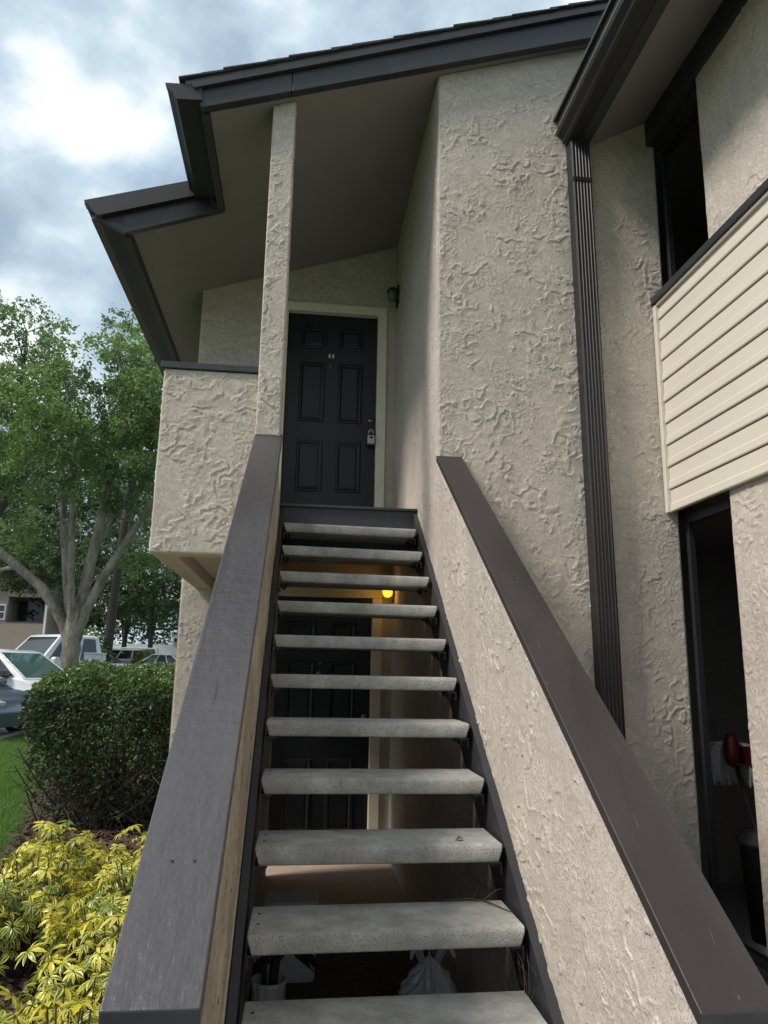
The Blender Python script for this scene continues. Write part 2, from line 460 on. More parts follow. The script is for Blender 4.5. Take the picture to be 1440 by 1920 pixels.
def stucco_sheet(name, P00, P10, P11, P01, nrm, res, parent=None, seed=0, amp=1.0, m='stucco', axes=None, off=.002, resv=None):
    """relief sheet over a four-cornered wall face; corners run u then v; edges tuck into the body behind"""
    P00, P10, P11, P01 = [np.array(p, float) for p in (P00, P10, P11, P01)]
    nrm = np.array(nrm, float)
    nu = max(4, int(max(np.linalg.norm(P10 - P00), np.linalg.norm(P11 - P01)) / res))
    nv = max(4, int(max(np.linalg.norm(P01 - P00), np.linalg.norm(P11 - P10)) / (resv or res)))
    s, t = np.meshgrid(np.linspace(0, 1, nu + 1), np.linspace(0, 1, nv + 1))
    s_ = s[..., None]; t_ = t[..., None]
    P = P00 * (1 - s_) * (1 - t_) + P10 * s_ * (1 - t_) + P11 * s_ * t_ + P01 * (1 - s_) * t_
    ax = [i for i in range(3) if abs(nrm[i]) < .5] if axes is None else axes
    h = stucco_h(P[..., ax[0]] + seed * 3.7, P[..., ax[1]], seed) * amp
    lu = np.linalg.norm(P10 - P00); lv = np.linalg.norm(P01 - P00)
    ed = np.minimum(np.minimum(s, 1 - s) * lu, np.minimum(t, 1 - t) * lv)
    h = h * sstep(0, .012, ed) + off
    ring = (s == 0) | (s == 1) | (t == 0) | (t == 1)
    h[ring] = -.006
    V = (P + nrm * h[..., None]).reshape(-1, 3)
    i = np.arange((nu + 1) * (nv + 1)).reshape(nv + 1, nu + 1)
    F = np.stack([i[:-1, :-1], i[:-1, 1:], i[1:, 1:], i[1:, :-1]], -1).reshape(-1, 4)
    e1 = P10 - P00; e2 = P01 - P00
    if np.dot(np.cross(e1, e2), nrm) < 0: F = F[:, ::-1]
    return mesh_np(name, V, F, m, parent, smooth=True)

# =================================================================== SETTING
def gz(x, y):           # the land climbs gently away from the building
    y = np.asarray(y, float)
    return np.interp(y, [-60, 9, 14, 23, 65, 400], [0, 0, .19, .32, .95, 3.0]) + 0 * np.asarray(x, float)

def sheet(name, xs, ys, m, dz=0.0, rough=0.0, seed=1):
    X, Y = np.meshgrid(xs, ys)
    Z = gz(X, Y) + dz
    if rough: Z = Z + rough * (perlin(X * 3.1, Y * 3.1, seed) + .5 * perlin(X * 9, Y * 9, seed + 1))
    n, k = len(xs), len(ys)
    i = np.arange(n * k).reshape(k, n)
    F = np.stack([i[:-1, :-1], i[:-1, 1:], i[1:, 1:], i[1:, :-1]], -1).reshape(-1, 4)
    return mesh_np(name, np.stack([X, Y, Z], -1).reshape(-1, 3), F, m, None, True)
tag(sheet('ground', np.linspace(-400, 400, 41), np.concatenate([np.linspace(-60, 70, 53), np.linspace(85, 400, 12)]), 'lawn', -.03), kind='structure')
# car park: everything left of and beyond the lawn
park = sheet('parking_lot', np.linspace(-60, -5.05, 30), np.linspace(2, 80, 60), 'asphalt', -.02); tag(park, kind='structure')
park2 = sheet('parking_lot', np.linspace(-5.05, 30, 12), np.linspace(24, 80, 40), 'asphalt', -.02); tag(park2, kind='structure')
# kerb of the lawn strip
k = q('kerb')
ys = np.linspace(2, 24, 23)
for a, b in zip(ys[:-1], ys[1:]):
    k.add([(-5.2, a, gz(0, a) - .05), (-5.03, a, gz(0, a) - .05), (-5.03, a, gz(0, a) + .09), (-5.18, a, gz(0, a) + .09),
           (-5.2, b - .01, gz(0, b) - .05), (-5.03, b - .01, gz(0, b) - .05), (-5.03, b - .01, gz(0, b) + .09), (-5.18, b - .01, gz(0, b) + .09)],
          [(0, 1, 2, 3), (4, 7, 6, 5), (3, 2, 6, 7), (0, 3, 7, 4), (1, 5, 6, 2)])
tag(k.build('kerb'), kind='structure')
# planting bed of bark mulch along the building
def bed_right(y): return -.31 if y < 4.59 else -1.02
def bed_left(y): return np.interp(y, [-2, 2, 4.5, 6.4, 8, 9.5, 11], [-1.7, -1.75, -1.95, -2.2, -2.55, -3.0, -3.1])
ysb = np.linspace(-2, 10.5, 90); V = []; F = []
nb = 26
for j, y in enumerate(ysb):
    for i in range(nb + 1):
        x = bed_left(y) + .06 * math.sin(y * 5) + (bed_right(y) - bed_left(y)) * i / nb
        V.append((x, y, float(gz(x, y)) + .012 + .03 * float(perlin(np.array(x * 6), np.array(y * 6), 4)) * (0 < i < nb)))
for j in range(len(ysb) - 1):
    for i in range(nb):
        a = j * (nb + 1) + i; F.append((a, a + 1, a + nb + 2, a + nb + 1))
tag(mesh_np('mulch_bed', V, F, 'mulch', None, True), kind='structure')
n = 9000
cx = rng.uniform(0, 1, n); cy = rng.uniform(2.2, 9.8, n)
bl = bed_left(cy); cx = bl - .05 + (np.where(cy < 4.57, -.33, -1.06) - bl) * cx
ang = rng.uniform(0, np.pi, n); ln = rng.uniform(.012, .045, n); wd = ln * rng.uniform(.15, .4, n)
du = np.stack([np.cos(ang), np.sin(ang), rng.uniform(-.5, .5, n)], -1) * ln[:, None]
dv = np.stack([-np.sin(ang), np.cos(ang), rng.uniform(-.5, .5, n)], -1) * wd[:, None]
c = np.stack([cx, cy, gz(cx, cy) + .03 + rng.uniform(0, .03, n)], -1)
V = np.stack([c - du - dv, c + du - dv, c + du + dv, c - du + dv], 1).reshape(-1, 3)
tag(mesh_np('mulch_chips', V, np.arange(4 * n).reshape(-1, 4), 'mulch_chip'), 'brown bark chips spread over the planting bed', 'mulch', kind='stuff')

# lawn grass
n = 120000
gy = 5.0 + 10.5 * rng.uniform(0, 1, n) ** 1.15
gxl = -5.0; gxr = bed_left(gy) + .05
gx = gxl + (gxr - gxl) * rng.uniform(0, 1, n) + rng.normal(0, .02, n)
hh = rng.uniform(.05, .11, n); ww = rng.uniform(.003, .006, n)
an = rng.uniform(0, 2 * np.pi, n)
b0 = np.stack([gx, gy, gz(gx, gy) - .02], -1)
side = np.stack([np.cos(an), np.sin(an), 0 * an], -1) * ww[:, None]
tip = b0 + np.stack([rng.normal(0, .03, n), rng.normal(0, .03, n), hh], -1)
V = np.stack([b0 - side, b0 + side, tip], 1).reshape(-1, 3)
tag(mesh_np('grass', V, np.arange(3 * n).reshape(-1, 3), 'blade'), 'bright green lawn grass beside the hedge', 'grass', kind='stuff')

# porch slab at the lower door
tag(q('porch_concrete').box(-.95, 2.36, 4.6, 6.46, -.2, .012).build('porch_floor'), kind='structure')
tag(q('mulch').box(-.15, .82, .8, 4.596, -.2, .006).build('bare_soil'), kind='structure')
tag(q('concrete').box(.965, 2.36, .8, 4.3, -.2, .008).build('pavement'), kind='structure')
tag(q('concrete').box(-.29, 2.36, -6, .796, -.2, .010).build('bounce_pad'), kind='structure')  # unseen concrete pad, added to bounce light onto the lower walls

# =================================================================== THE APARTMENT BUILDING
YF, XR, YD = 4.31, .82, 6.45          # tall wall front, stair side wall, door wall
ap = thing('apartment_building', 'beige stucco apartment building with open outside stairs and dark brown trim', 'building', (0, YD, 0))
def wp(o):                              # keep world coordinates under a moved parent
    o.parent = ap; o.matrix_parent_inverse = Matrix.Translation((0, -YD, 0)); return o
def soff(x): return 3.76 + .34 * x + EYE
# wall bodies
b = q('stucco')
b.prism([(XR, 0), (2.36, 0), (2.36, soff(2.36) - .01), (XR, soff(XR) - .01)], 'y', YF, YF + .18)        # tall wall
tw = wp(b.build('wall'))
tw['label'] = 'tall stucco wall face between the right stair rail and the downspout'
stucco_sheet('plaster', (XR, YF, 0), (2.36, YF, 0), (2.36, YF, soff(2.36)), (XR, YF, soff(XR)), (0, -1, 0), .0055, tw, 1)
b = q('stucco')
b.prism([(YF + .182, 0), (YD + .2, 0), (YD + .2, 5.9), (YF + .182, 5.9)], 'x', XR, XR + .15)
sw = wp(b.build('wall'))
sw['label'] = 'stucco side wall running back to the doors'
stucco_sheet('plaster', (XR, YF - .001, 0), (XR, YD, 0), (XR, YD, soff(XR)), (XR, YF - .001, soff(XR)), (-1, 0, 0), .012, sw, 2)
# door wall, upper and lower, left of / above the doors
DX0, DX1 = -.20, .645
LZ = 1.11 + EYE                        # landing level
UD0, UD1 = LZ, 3.28 + EYE
LD0, LD1 = .012, .60 + EYE
FW = .085
b = q('stucco')
b.box(-1.0, DX0 - FW, YD, YD + .18, 0, UD1 + FW)
b.box(DX1 + FW, XR - .002, YD, YD + .18, 0, UD1 + FW)
b.box(DX0 - FW, DX1 + FW, YD, YD + .18, LD1 + FW, LZ)
b.prism([(-1.0, UD1 + FW), (XR - .002, UD1 + FW), (XR - .002, soff(XR) - .005), (-1.0, max(soff(-1.0), UD1 + FW + .001))], 'y', YD, YD + .18)
dw = wp(b.build('wall'))
dw['label'] = 'shaded stucco wall holding both doors'
stucco_sheet('plaster', (-1.0, YD, LZ + .2), (DX0 - FW, YD, LZ + .2), (DX0 - FW, YD, soff(DX0 - FW)), (-1.0, YD, soff(-1.0)), (0, -1, 0), .010, dw, 3)
stucco_sheet('plaster', (-1.0, YD, 0), (DX0 - FW, YD, 0), (DX0 - FW, YD, 2.3), (-1.0, YD, 2.3), (0, -1, 0), .010, dw, 4, amp=1.1)
stucco_sheet('plaster', (DX0 - FW, YD, UD1 + FW), (XR, YD, UD1 + FW), (XR, YD, soff(XR)), (DX0 - FW, YD, soff(DX0 - FW)), (0, -1, 0), .012, dw, 5)
# long side of the building behind, facing the lawn
wl = wp(q('stucco').box(-1.0, -.85, YD + .182, 13, 0, 4.9).build('wall'))
wr = wp(q('stucco').box(2.2, 2.36, YF + .182, 13, 0, 5.8).build('wall'))
wb = wp(q('stucco').box(-.85, 2.2, 12.8, 13, 0, 4.9).build('wall'))

# soffit
def slope_slab(x0, x1, y0, y1, z0f, t, mname):
    return q(mname).prism([(x0, z0f(x0)), (x1, z0f(x1)), (x1, z0f(x1) + t), (x0, z0f(x0) + t)], 'y', y0, y1)
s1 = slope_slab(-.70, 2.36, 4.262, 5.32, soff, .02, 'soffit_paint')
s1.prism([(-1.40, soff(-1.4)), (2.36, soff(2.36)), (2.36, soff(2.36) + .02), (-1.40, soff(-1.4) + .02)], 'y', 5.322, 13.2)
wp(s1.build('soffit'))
# fascia boards
f = q('brown_paint')
def fb(x): return 3.505 + (x + .749) * .905 / 2.709 + EYE
def ft(x): return 3.62 + (x + .80) * .98 / 2.78 + EYE
f.prism([(-.749, fb(-.749)), (-.182, fb(-.182)), (-.182, ft(-.182)), (-.80, ft(-.80))], 'y', 4.20, 4.258)
wp(f.build('fascia', bevel=.003))
f = q('brown_paint').prism([(-.179, fb(-.179)), (1.96, fb(1.96)), (1.98, ft(1.98)), (-.179, ft(-.179))], 'y', 4.2015, 4.258)
wp(f.build('fascia', bevel=.003))
f = q('brown_paint').prism([(-.80, 3.622 + EYE), (2.0, 4.612 + EYE), (2.0, 4.655 + EYE), (-.82, 3.658 + EYE)], 'y', 4.172, 4.256)
wp(f.build('drip_edge', bevel=.002))
f = q('brown_paint').box(-.752, -.702, 4.26, 5.266, 3.49 + EYE, 3.66 + EYE); wp(f.build('fascia', bevel=.003))
f = q('brown_paint').prism([(-1.44, 3.225 + EYE), (-.704, 3.50 + EYE), (-.80, 3.612 + EYE), (-1.62, 3.325 + EYE)], 'y', 5.27, 5.32); wp(f.build('fascia', bevel=.003))
f = q('brown_metal').prism([(-1.632, 3.327 + EYE), (-.870, 3.588 + EYE), (-.93, 3.712 + EYE), (-1.748, 3.448 + EYE)], 'y', 5.225, 5.268); wp(f.build('drip_edge', bevel=.003))
f = q('brown_paint').box(-1.456, -1.402, 5.322, 13.2, 3.21 + EYE, 3.40 + EYE); wp(f.build('fascia', bevel=.003))
# gutters: K profile (x outward is -x)
def gutter(p, y0, y1):
    """closed K-style trough: outer lip, curved front, flat bottom; end cap a hair inside a rolled rim"""
    m = q('brown_metal')
    m.prism(p, 'y', y0, y1)
    cx_ = sum(a for a, b_ in p) / len(p); cz_ = sum(b_ for a, b_ in p) / len(p)
    m.prism([(cx_ + (a - cx_) * 1.05, cz_ + (b_ - cz_) * 1.06) for a, b_ in p], 'y', y0 - .004, y0 + .02)
    return m
def tri_fix(o):
    md = o.modifiers.new('tri', 'TRIANGULATE'); return o
E_ = EYE
wp(tri_fix(gutter([(-.755, 3.55 + E_), (-.905, 3.541 + E_), (-.925, 3.560 + E_), (-.930, 3.585 + E_), (-.970, 3.615 + E_), (-.980, 3.645 + E_), (-.755, 3.655 + E_)], 4.19, 5.224).build('gutter')))
wp(tri_fix(gutter([(-1.46, 3.305 + E_), (-1.60, 3.325 + E_), (-1.64, 3.345 + E_), (-1.655, 3.375 + E_), (-1.735, 3.415 + E_), (-1.75, 3.45 + E_), (-1.46, 3.46 + E_)], 5.272, 13.2).build('gutter')))
# roof: deck and courses of shingles
rf = q('far_roof').prism([(-.86, 3.64 + EYE), (2.6, 4.86 + EYE), (2.6, 4.90 + EYE), (-.86, 3.68 + EYE)], 'y', 4.19, 5.30)
rf.prism([(-1.70, 3.335 + EYE), (2.6, 4.86 + EYE), (2.6, 4.90 + EYE), (-1.70, 3.375 + EYE)], 'y', 5.302, 13.3)
roof = wp(rf.build('roof'))
def rz(x): return 3.675 + .352 * (x + .86) + EYE
x = -.90; i = 0
while x < 2.55:
    jit = .012 * math.sin(i * 2.3)
    m = q('shingle').prism([(x, rz(x) + .018), (x + .33, rz(x + .33) + .004), (x + .33, rz(x + .33) + .014), (x, rz(x) + .030 + .003 * math.sin(i * 3.1))], 'y', 4.168 + jit * .5, 5.31 if x < -.87 else 13.3)
    m.build('shingle_course', roof)
    x += .138; i += 1
for k in range(6):
    x = -1.70 + k * .138
    m = q('shingle').prism([(x, rz(x) + .004), (x + .33, rz(x + .33) + .001), (x + .33, rz(x + .33) + .009), (x, rz(x) + .022)], 'y', 5.29, 13.3)
    m.build('shingle_course', roof)

# stucco column
XC0, XC1 = -.300, -.152
b = q('stucco').prism([(XC0, 1.36 + EYE), (XC1, 1.36 + EYE), (XC1, soff(XC1) - .002), (XC0, soff(XC0) - .002)], 'y', 4.30, 4.46)
col = wp(b.build('pillar', bevel=.008))
stucco_sheet('plaster', (XC0, 4.30, 1.36 + EYE), (XC1, 4.30, 1.36 + EYE), (XC1, 4.30, soff(XC1)), (XC0, 4.30, soff(XC0)), (0, -1, 0), .0050, col, 6, amp=1.1)
stucco_sheet('plaster', (XC1, 4.30, 1.36 + EYE), (XC1, 4.46, 1.36 + EYE), (XC1, 4.46, soff(XC1)), (XC1, 4.30, soff(XC1)), (1, 0, 0), .010, col, 7)

# balcony box left of the stairs
BZ0, BZ1, BY = .645 + EYE, 1.80 + EYE, 4.42
b = q('stucco')
b.box(-.885, -.155, BY, BY + .14, BZ0, BZ1)
b.box(-.885, -.745, BY + .142, YD - .002, BZ0, BZ1)
b.box(-.743, -.155, BY + .142, YD - .002, BZ0 + .09, BZ0 + .42)
bal = wp(b.build('balcony', bevel=.006))
stucco_sheet('plaster', (-.885, BY, BZ0), (-.155, BY, BZ0), (-.155, BY, BZ1), (-.885, BY, BZ1), (0, -1, 0), .0055, bal, 8, amp=1.05)
stucco_sheet('plaster', (-.885, BY, BZ0), (-.885, YD, BZ0), (-.885, YD, BZ1), (-.885, BY, BZ1), (-1, 0, 0), .014, bal, 9)
q('brown_paint').box(-.905, -.30, BY - .02, BY + .16, BZ1, BZ1 + .042).build('coping', bal, bevel=.004)
q('brown_paint').box(-.905, -.725, BY + .162, YD, BZ1, BZ1 + .042).build('coping', bal, bevel=.004)
# landing
wp(q('concrete').box(-.153, XR - .004, 5.16, YD - .004, LZ - .16, LZ - .004).build('landing_slab'))

# doors: six moulded panels, frame, hardware
def door(zb, zt, label, panels, first):
    d = q('door_paint')
    yf = YD + .045
    d.box(DX0, DX1, yf, yf + .04, zb, zt)
    dr = wp(d.build('door', bevel=.003)); dr['label'] = label
    for (x0, x1, z0, z1) in panels:
        p = q('door_paint')
        def ring(i, y): return [(x0 + i, y, z0 + i), (x1 - i, y, z0 + i), (x1 - i, y, z1 - i), (x0 + i, y, z1 - i)]
        R = [ring(0, yf - .001), ring(.008, yf - .010), ring(.020, yf - .011), ring(.034, yf - .001), ring(.052, yf - .004)]
        vs = [v for r in R for v in r]
        fs = [(4 * i + k, 4 * i + (k + 1) % 4, 4 * i + 4 + (k + 1) % 4, 4 * i + 4 + k) for i in range(4) for k in range(4)] + [(16, 17, 18, 19)]
        p.add(vs, fs).build('door_panel', dr)
    fr = q('door_frame')
    y0 = YD - .022
    fr.box(DX0 - FW, DX0, y0, YD + .12, zb, zt)
    fr.box(DX1, DX1 + FW, y0, YD + .12, zb, zt)
    fr.box(DX0 - FW, DX1 + FW, y0 - .002, YD + .12, zt, zt + FW)
    wp(fr.build('door_frame', bevel=.004))
    return dr
c1, c2, c3, c4 = -.075, .165, .285, .515
o = 0
up = door(UD0, UD1, 'upper dark panelled front door at the head of the stairs', [(c1, c2, 1.55 + EYE, 2.03 + EYE), (c3, c4, 1.55 + EYE, 2.03 + EYE),
        (c1, c2, 2.21 + EYE, 2.80 + EYE), (c3, c4, 2.21 + EYE, 2.80 + EYE), (c1, c2, 2.93 + EYE, 3.15 + EYE), (c3, c4, 2.93 + EYE, 3.15 + EYE)], True)
lo = door(LD0, LD1, 'lower dark panelled front door seen between the treads', [(c1, c2, .22, .80), (c3, c4, .22, .80), (c1, c2, .98, 1.60), (c3, c4, .98, 1.60), (c1, c2, 1.72, 1.94), (c3, c4, 1.72, 1.94)], False)
def fix(o, parent):                      # sub-part of a part that lives in world coordinates
    o.parent = parent; return o
def hardware(dr, zd, zk, zp):
    y = YD + .045
    for nm, z, r in (('deadbolt', zd, .026), ('door_knob', zk, .030)):
        m = q('brass').lathe([(.001, -.0), (r, 0), (r, -.012), (r * .5, -.02), (r * .45, -.035), (r * .95, -.05), (r * .8, -.066), (.001, -.07)] if nm == 'door_knob' else [(.001, 0), (r, 0), (r * .95, -.014), (.001, -.018)], (.598, y, z), 18, 'y')
        m.build(nm, dr, smooth=True)
    q('brass').lathe([(.013, 0), (.013, -.006), (.006, -.009), (.001, -.009)], (.21, y, zp), 12, 'y').build('peephole', dr, smooth=True)
hardware(up, 2.25 + EYE, 2.13 + EYE, 2.765 + EYE)
hardware(lo, 1.14, 1.02, 1.58)
# house number: two digits 4 4 in white, built from strokes
m = q('number_white')
for x0 in (.185, .218):
    y = YD + .041; z = 2.842 + EYE
    m.box(x0 + .014, x0 + .020, y - .003, y, z, z + .044)
    m.box(x0, x0 + .024, y - .003, y - .0002, z + .012, z + .018)
    m.add([(x0, y - .003, z + .018), (x0 + .006, y - .003, z + .018), (x0 + .017, y - .003, z + .044), (x0 + .012, y - .003, z + .044)], [(0, 1, 2, 3)])
m.build('house_number', up)
m = q('number_white').box(.165, .245, YD + .0425, YD + .0445, 1.66, 1.70)
q('brass').lathe([(.001, 0), (.022, 0), (.02, -.02), (.012, -.03), (.001, -.03)], (.20, YD + .045, 1.50), 14, 'y').build('door_knocker', lo, smooth=True)

# downspout with ribs, leaning a hair
ds = q('brown_metal')
def dsp(z0, z1, x0, x1, xa, xb):
    pr = []
    n = 5; w = xb - xa
    prof = [(0, 0), (0, -.085)]
    for k in range(n):
        a = .012 + (w - .024) * k / n; bq = .012 + (w - .024) * (k + 1) / n
        prof += [(a, -.092), (a + .005, -.0875), (bq - .005, -.0875)]
    prof += [(w - .012, -.092), (w, -.085), (w, 0)]
    vs = [(x0 + a, YF - .006 + c, z0) for a, c in prof] + [(x1 + a, YF - .006 + c, z1) for a, c in prof]
    L_ = len(prof)
    return vs, [tuple(range(L_)), tuple(range(2 * L_ - 1, L_ - 1, -1))] + [(i, i + L_, (i + 1) % L_ + L_, (i + 1) % L_) for i in range(L_)]
vs, fs = dsp(.25, 3.58 + EYE, 1.782, 1.715, 1.782, 1.915)
ds.add(vs, fs)
ds.add(*dsp(3.30 + EYE, 3.33 + EYE, 1.716, 1.715, 1.712, 1.853)) if False else None
dso = wp(tri_fix(ds.build('downspout')))
q('brown_metal').box(1.7185, 1.8565, YF - .1005, YF - .004, 3.24 + EYE, 3.27 + EYE).build('strap', dso, bevel=.003)

# =================================================================== RIGHT WING
XS = 2.295
wing = thing('apartment_wing', 'projecting wing on the right with cream siding band and dark screened openings', 'building', (XS, 0, 0))
def ww(o):
    o.parent = wing; o.matrix_parent_inverse = Matrix.Translation((-XS, 0, 0)); return o
# pier
b = q('stucco').box(2.325, 2.50, 1.2, 3.685, 0, 3.80 + EYE)
pier = ww(b.build('wall', bevel=.008)); pier['label'] = 'bright stucco pier right of the dark openings'
stucco_sheet('plaster', (2.325, 1.6, 0), (2.325, 3.685, 0), (2.325, 3.685, 3.80 + EYE), (2.325, 1.6, 3.80 + EYE), (-1, 0, 0), .0055, pier, 10, amp=1.1)
b = q('stucco')
b.box(2.325, 2.50, -1.5, 1.198, 0, 3.8 + EYE)
ww(b.build('wall'))
# rooms behind the openings
b = q('dark_interior')
b.box(4.3, 4.4, -1.5, 6, 0, 5.6)
b.box(2.505, 4.298, -1.5, 6, 1.0 + EYE, 1.2 + EYE)
b.box(2.362, 4.298, 5.6, 5.7, 0, 5.6)
b.box(2.505, 4.298, -1.5, -1.4, 0, 5.6)
b.box(2.505, 4.298, -1.4, 5.598, 3.86 + EYE, 3.9 + EYE)
ww(b.build('room_wall'))
tag(q('dark_interior').box(2.362, 4.298, -1.38, 5.598, -.1, .03).build('patio_floor'), kind='structure')
# screen frames in the two openings
for z0, z1 in ((.10, .98 + EYE), (2.44 + EYE, 3.62 + EYE)):
    fr = q('bronze_frame')
    fr.box(2.40, 2.44, 4.268, 4.302, z0, z1)
    fr.box(2.40, 2.44, 3.69, 3.735, z0, z1)
    fr.box(2.398, 2.442, 3.737, 4.266, z1 - .06, z1)
    fr.box(2.398, 2.442, 3.737, 4.266, z0, z0 + .05)
    ww(fr.build('screen_frame', bevel=.003))
# frieze board above, soffit, fascia, gutter
ww(q('brown_paint').box(2.30, 2.36, -1.5, 4.305, 3.63 + EYE, 3.83 + EYE).build('frieze_board', bevel=.004))
ww(q('brown_paint').box(2.362, 2.50, 3.69, 4.305, 3.60 + EYE, 3.83 + EYE).build('lintel', bevel=.004))
def wsoff(x): return 3.575 + .56 * (x - 1.862) + EYE
ww(q('soffit_paint').prism([(1.862, wsoff(1.862)), (2.32, wsoff(2.32)), (2.32, wsoff(2.32) + .02), (1.862, wsoff(1.862) + .02)], 'y', -1.5, 4.306).build('soffit'))
ww(q('brown_paint').box(1.79, 1.862, -1.5, 4.30, 3.555 + EYE, 3.74 + EYE).build('fascia', bevel=.004))
g = gutter([(1.788, 3.56 + E_), (1.702, 3.562 + E_), (1.684, 3.575 + E_), (1.680, 3.60 + E_), (1.645, 3.625 + E_), (1.638, 3.655 + E_), (1.788, 3.68 + E_)], -1.5, 4.285); ww(tri_fix(g.build('gutter')))
wr_ = ww(q('far_roof').prism([(1.66, 3.70 + EYE), (4.6, 5.2 + EYE), (4.6, 5.26 + EYE), (1.66, 3.76 + EYE)], 'y', -1.6, 4.305).build('roof'))
for k in range(20):
    x = 1.63 + k * .145
    zz = 3.765 + .51 * (x - 1.66) + EYE
    q('shingle').prism([(x, zz), (x + .33, zz + .155), (x + .33, zz + .165), (x, zz + .024)], 'y', -1.62, 4.304).build('shingle_course', wr_)
# siding band: corner trim, top rail, boards
sg = ww(q('dark_interior').box(2.318, 2.324, 1.2, 4.295, .99 + EYE, 2.40 + EYE).build('siding_panel'))
bh = .1445
zb = .985 + EYE
k = 0
while zb < 2.38 + EYE:
    zt = min(zb + bh, 2.385 + EYE)
    hgt = zt - zb
    p = [(2.316, zb + .004), (2.290, zb + .004), (2.287, zb + .010), (2.289, zb + min(hgt, .05)), (2.296, zb + min(hgt, .058)), (2.2975, zb + hgt * .97), (2.305, zt - .001), (2.316, zt - .001)]
    q('siding').prism(p, 'y', 1.2, 4.262).build('siding_board', sg)
    zb += bh; k += 1
q('siding').box(2.272, 2.316, 4.264, 4.302, .985 + EYE, 2.395 + EYE).build('corner_trim', sg, bevel=.004)
q('siding').box(2.277, 2.316, 1.2, 4.262, 2.386 + EYE, 2.404 + EYE).build('channel_trim', sg, bevel=.002)
q('brown_paint').box(2.262, 2.40, 1.2, 4.303, 2.406 + EYE, 2.455 + EYE).build('top_rail', sg, bevel=.004)

# =================================================================== STAIR WALLS WITH CAPS
def cap_obj(name, parent, m, xa0, xb0, y0, z0, xa1, xb1, y1, z1, t=.040):
    """sloping board from the foot (0) to the head (1), z = its top surface"""
    g = MB().mat(m)
    vs = [(xa0, y0, z0 - t), (xb0, y0, z0 - t), (xb0, y0, z0), (xa0, y0, z0), (xa1, y1, z1 - t), (xb1, y1, z1 - t), (xb1, y1, z1), (xa1, y1, z1)]
    g.add(vs, [(4, 7, 6, 5), (0, 4, 5, 1), (3, 2, 6, 7), (0, 3, 7, 4), (1, 5, 6, 2)])
    g.mat('brown_paint').f.append((0, 1, 2, 3)); g.mi.append(g.cur)  # foot end coloured darker than the board, shade put into its colour
    return g.build(name, parent, bevel=.004)
# left
lw = thing('stair_wall', 'low sloping stair wall on the left with a wide worn grey-brown cap board', 'wall', (-.23, 1.45, 0))
Yl0, Zl0, Yl1, Zl1 = 1.405, -.562 + EYE, 4.34, 1.385 + EYE
def lz(y): return Zl0 + (Zl1 - Zl0) * (y - Yl0) / (Yl1 - Yl0)
def lp(o, base=(-.23, 1.45, 0)):
    o.parent = lw; o.matrix_parent_inverse = Matrix.Translation(Vector(base) * -1); return o
t_ = .05
o = q('stucco').prism([(1.46, 0), (6.0, 0), (6.0, LZ - .2), (5.2, LZ - .2), (5.2, LZ), (4.34, lz(4.34) - t_), (1.46, lz(1.46) - t_)], 'x', -.285, -.158).build('wall_body'); lp(o)  # rear stretch below the landing added to block sun under the stairs
o = stucco_sheet('plaster', (-.158, 1.46, .1), (-.158, 4.34, 2.1), (-.158, 4.34, lz(4.34) - t_), (-.158, 1.46, lz(1.46) - t_), (1, 0, 0), .008, None, 12, amp=.9, m='stucco_raw'); lp(o)
o['label'] = 'weathered brown inner face under the cap'
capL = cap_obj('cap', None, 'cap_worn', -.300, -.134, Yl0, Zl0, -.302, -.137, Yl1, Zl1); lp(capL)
for y, x in ((2.42, -.245), (2.42, -.185), (3.0, -.20), (1.66, -.235), (1.66, -.19), (3.6, -.22)):
    z = lz(y)
    m = q('steel_black').lathe([(.0005, .0022), (.0035, .0018), (.0048, -.003)], (x, y, z), 8); m.build('nail_head', capL)
def crack(xa, y0, y1, w, sd_, par):
    rk = random.Random(sd_); m = q('steel_black'); P_ = []
    n_ = 22
    for k in range(n_ + 1):
        y = y0 + (y1 - y0) * k / n_; ww_ = w * math.sin(math.pi * (k + .3) / (n_ + .6)) * rk.uniform(.5, 1.2)
        xx = xa + rk.uniform(-.0012, .0012)
        P_.append((xx, y, ww_))
    vs = []
    for xx, y, ww_ in P_: vs += [(xx - ww_, y, lz(y) + .0006), (xx + ww_, y, lz(y) + .0006)]
    m.add(vs, [(2 * k, 2 * k + 1, 2 * k + 3, 2 * k + 2) for k in range(n_)]).build('crack', par)
crack(-.287, 2.15, 3.15, .0013, 1, capL); crack(-.278, 2.5, 2.95, .0008, 2, capL); crack(-.215, 2.10, 2.17, .0022, 3, capL); crack(-.218, 2.09, 2.19, .0010, 4, capL)
# right
rw = thing('stair_wall', 'low sloping stair wall on the right with a smooth dark brown cap board', 'wall', (.9, 1.5, 0))
Yr0, Zr0, Yr1, Zr1 = 1.505, -.640 + EYE, 4.303, 1.29 + EYE
def rz_(y): return Zr0 + (Zr1 - Zr0) * (y - Yr0) / (Yr1 - Yr0)
def rp(o, base=(.9, 1.5, 0)):
    o.parent = rw; o.matrix_parent_inverse = Matrix.Translation(Vector(base) * -1); return o
o = q('stucco').prism([(1.53, 0), (YF - .004, 0), (YF - .004, rz_(YF) - .05), (1.53, rz_(1.53) - .05)], 'x', .82, .955).build('wall_body'); rp(o)
o = stucco_sheet('plaster', (.82, 1.53, .0), (.82, YF + .01, .0), (.82, YF + .01, rz_(YF) - .045), (.82, 1.53, rz_(1.53) - .045), (-1, 0, 0), .0048, None, 13, amp=.9); rp(o)
capR = cap_obj('cap', None, 'cap_dark', .803, .972, Yr0, Zr0, .807, .968, Yr1, Zr1); rp(capR)
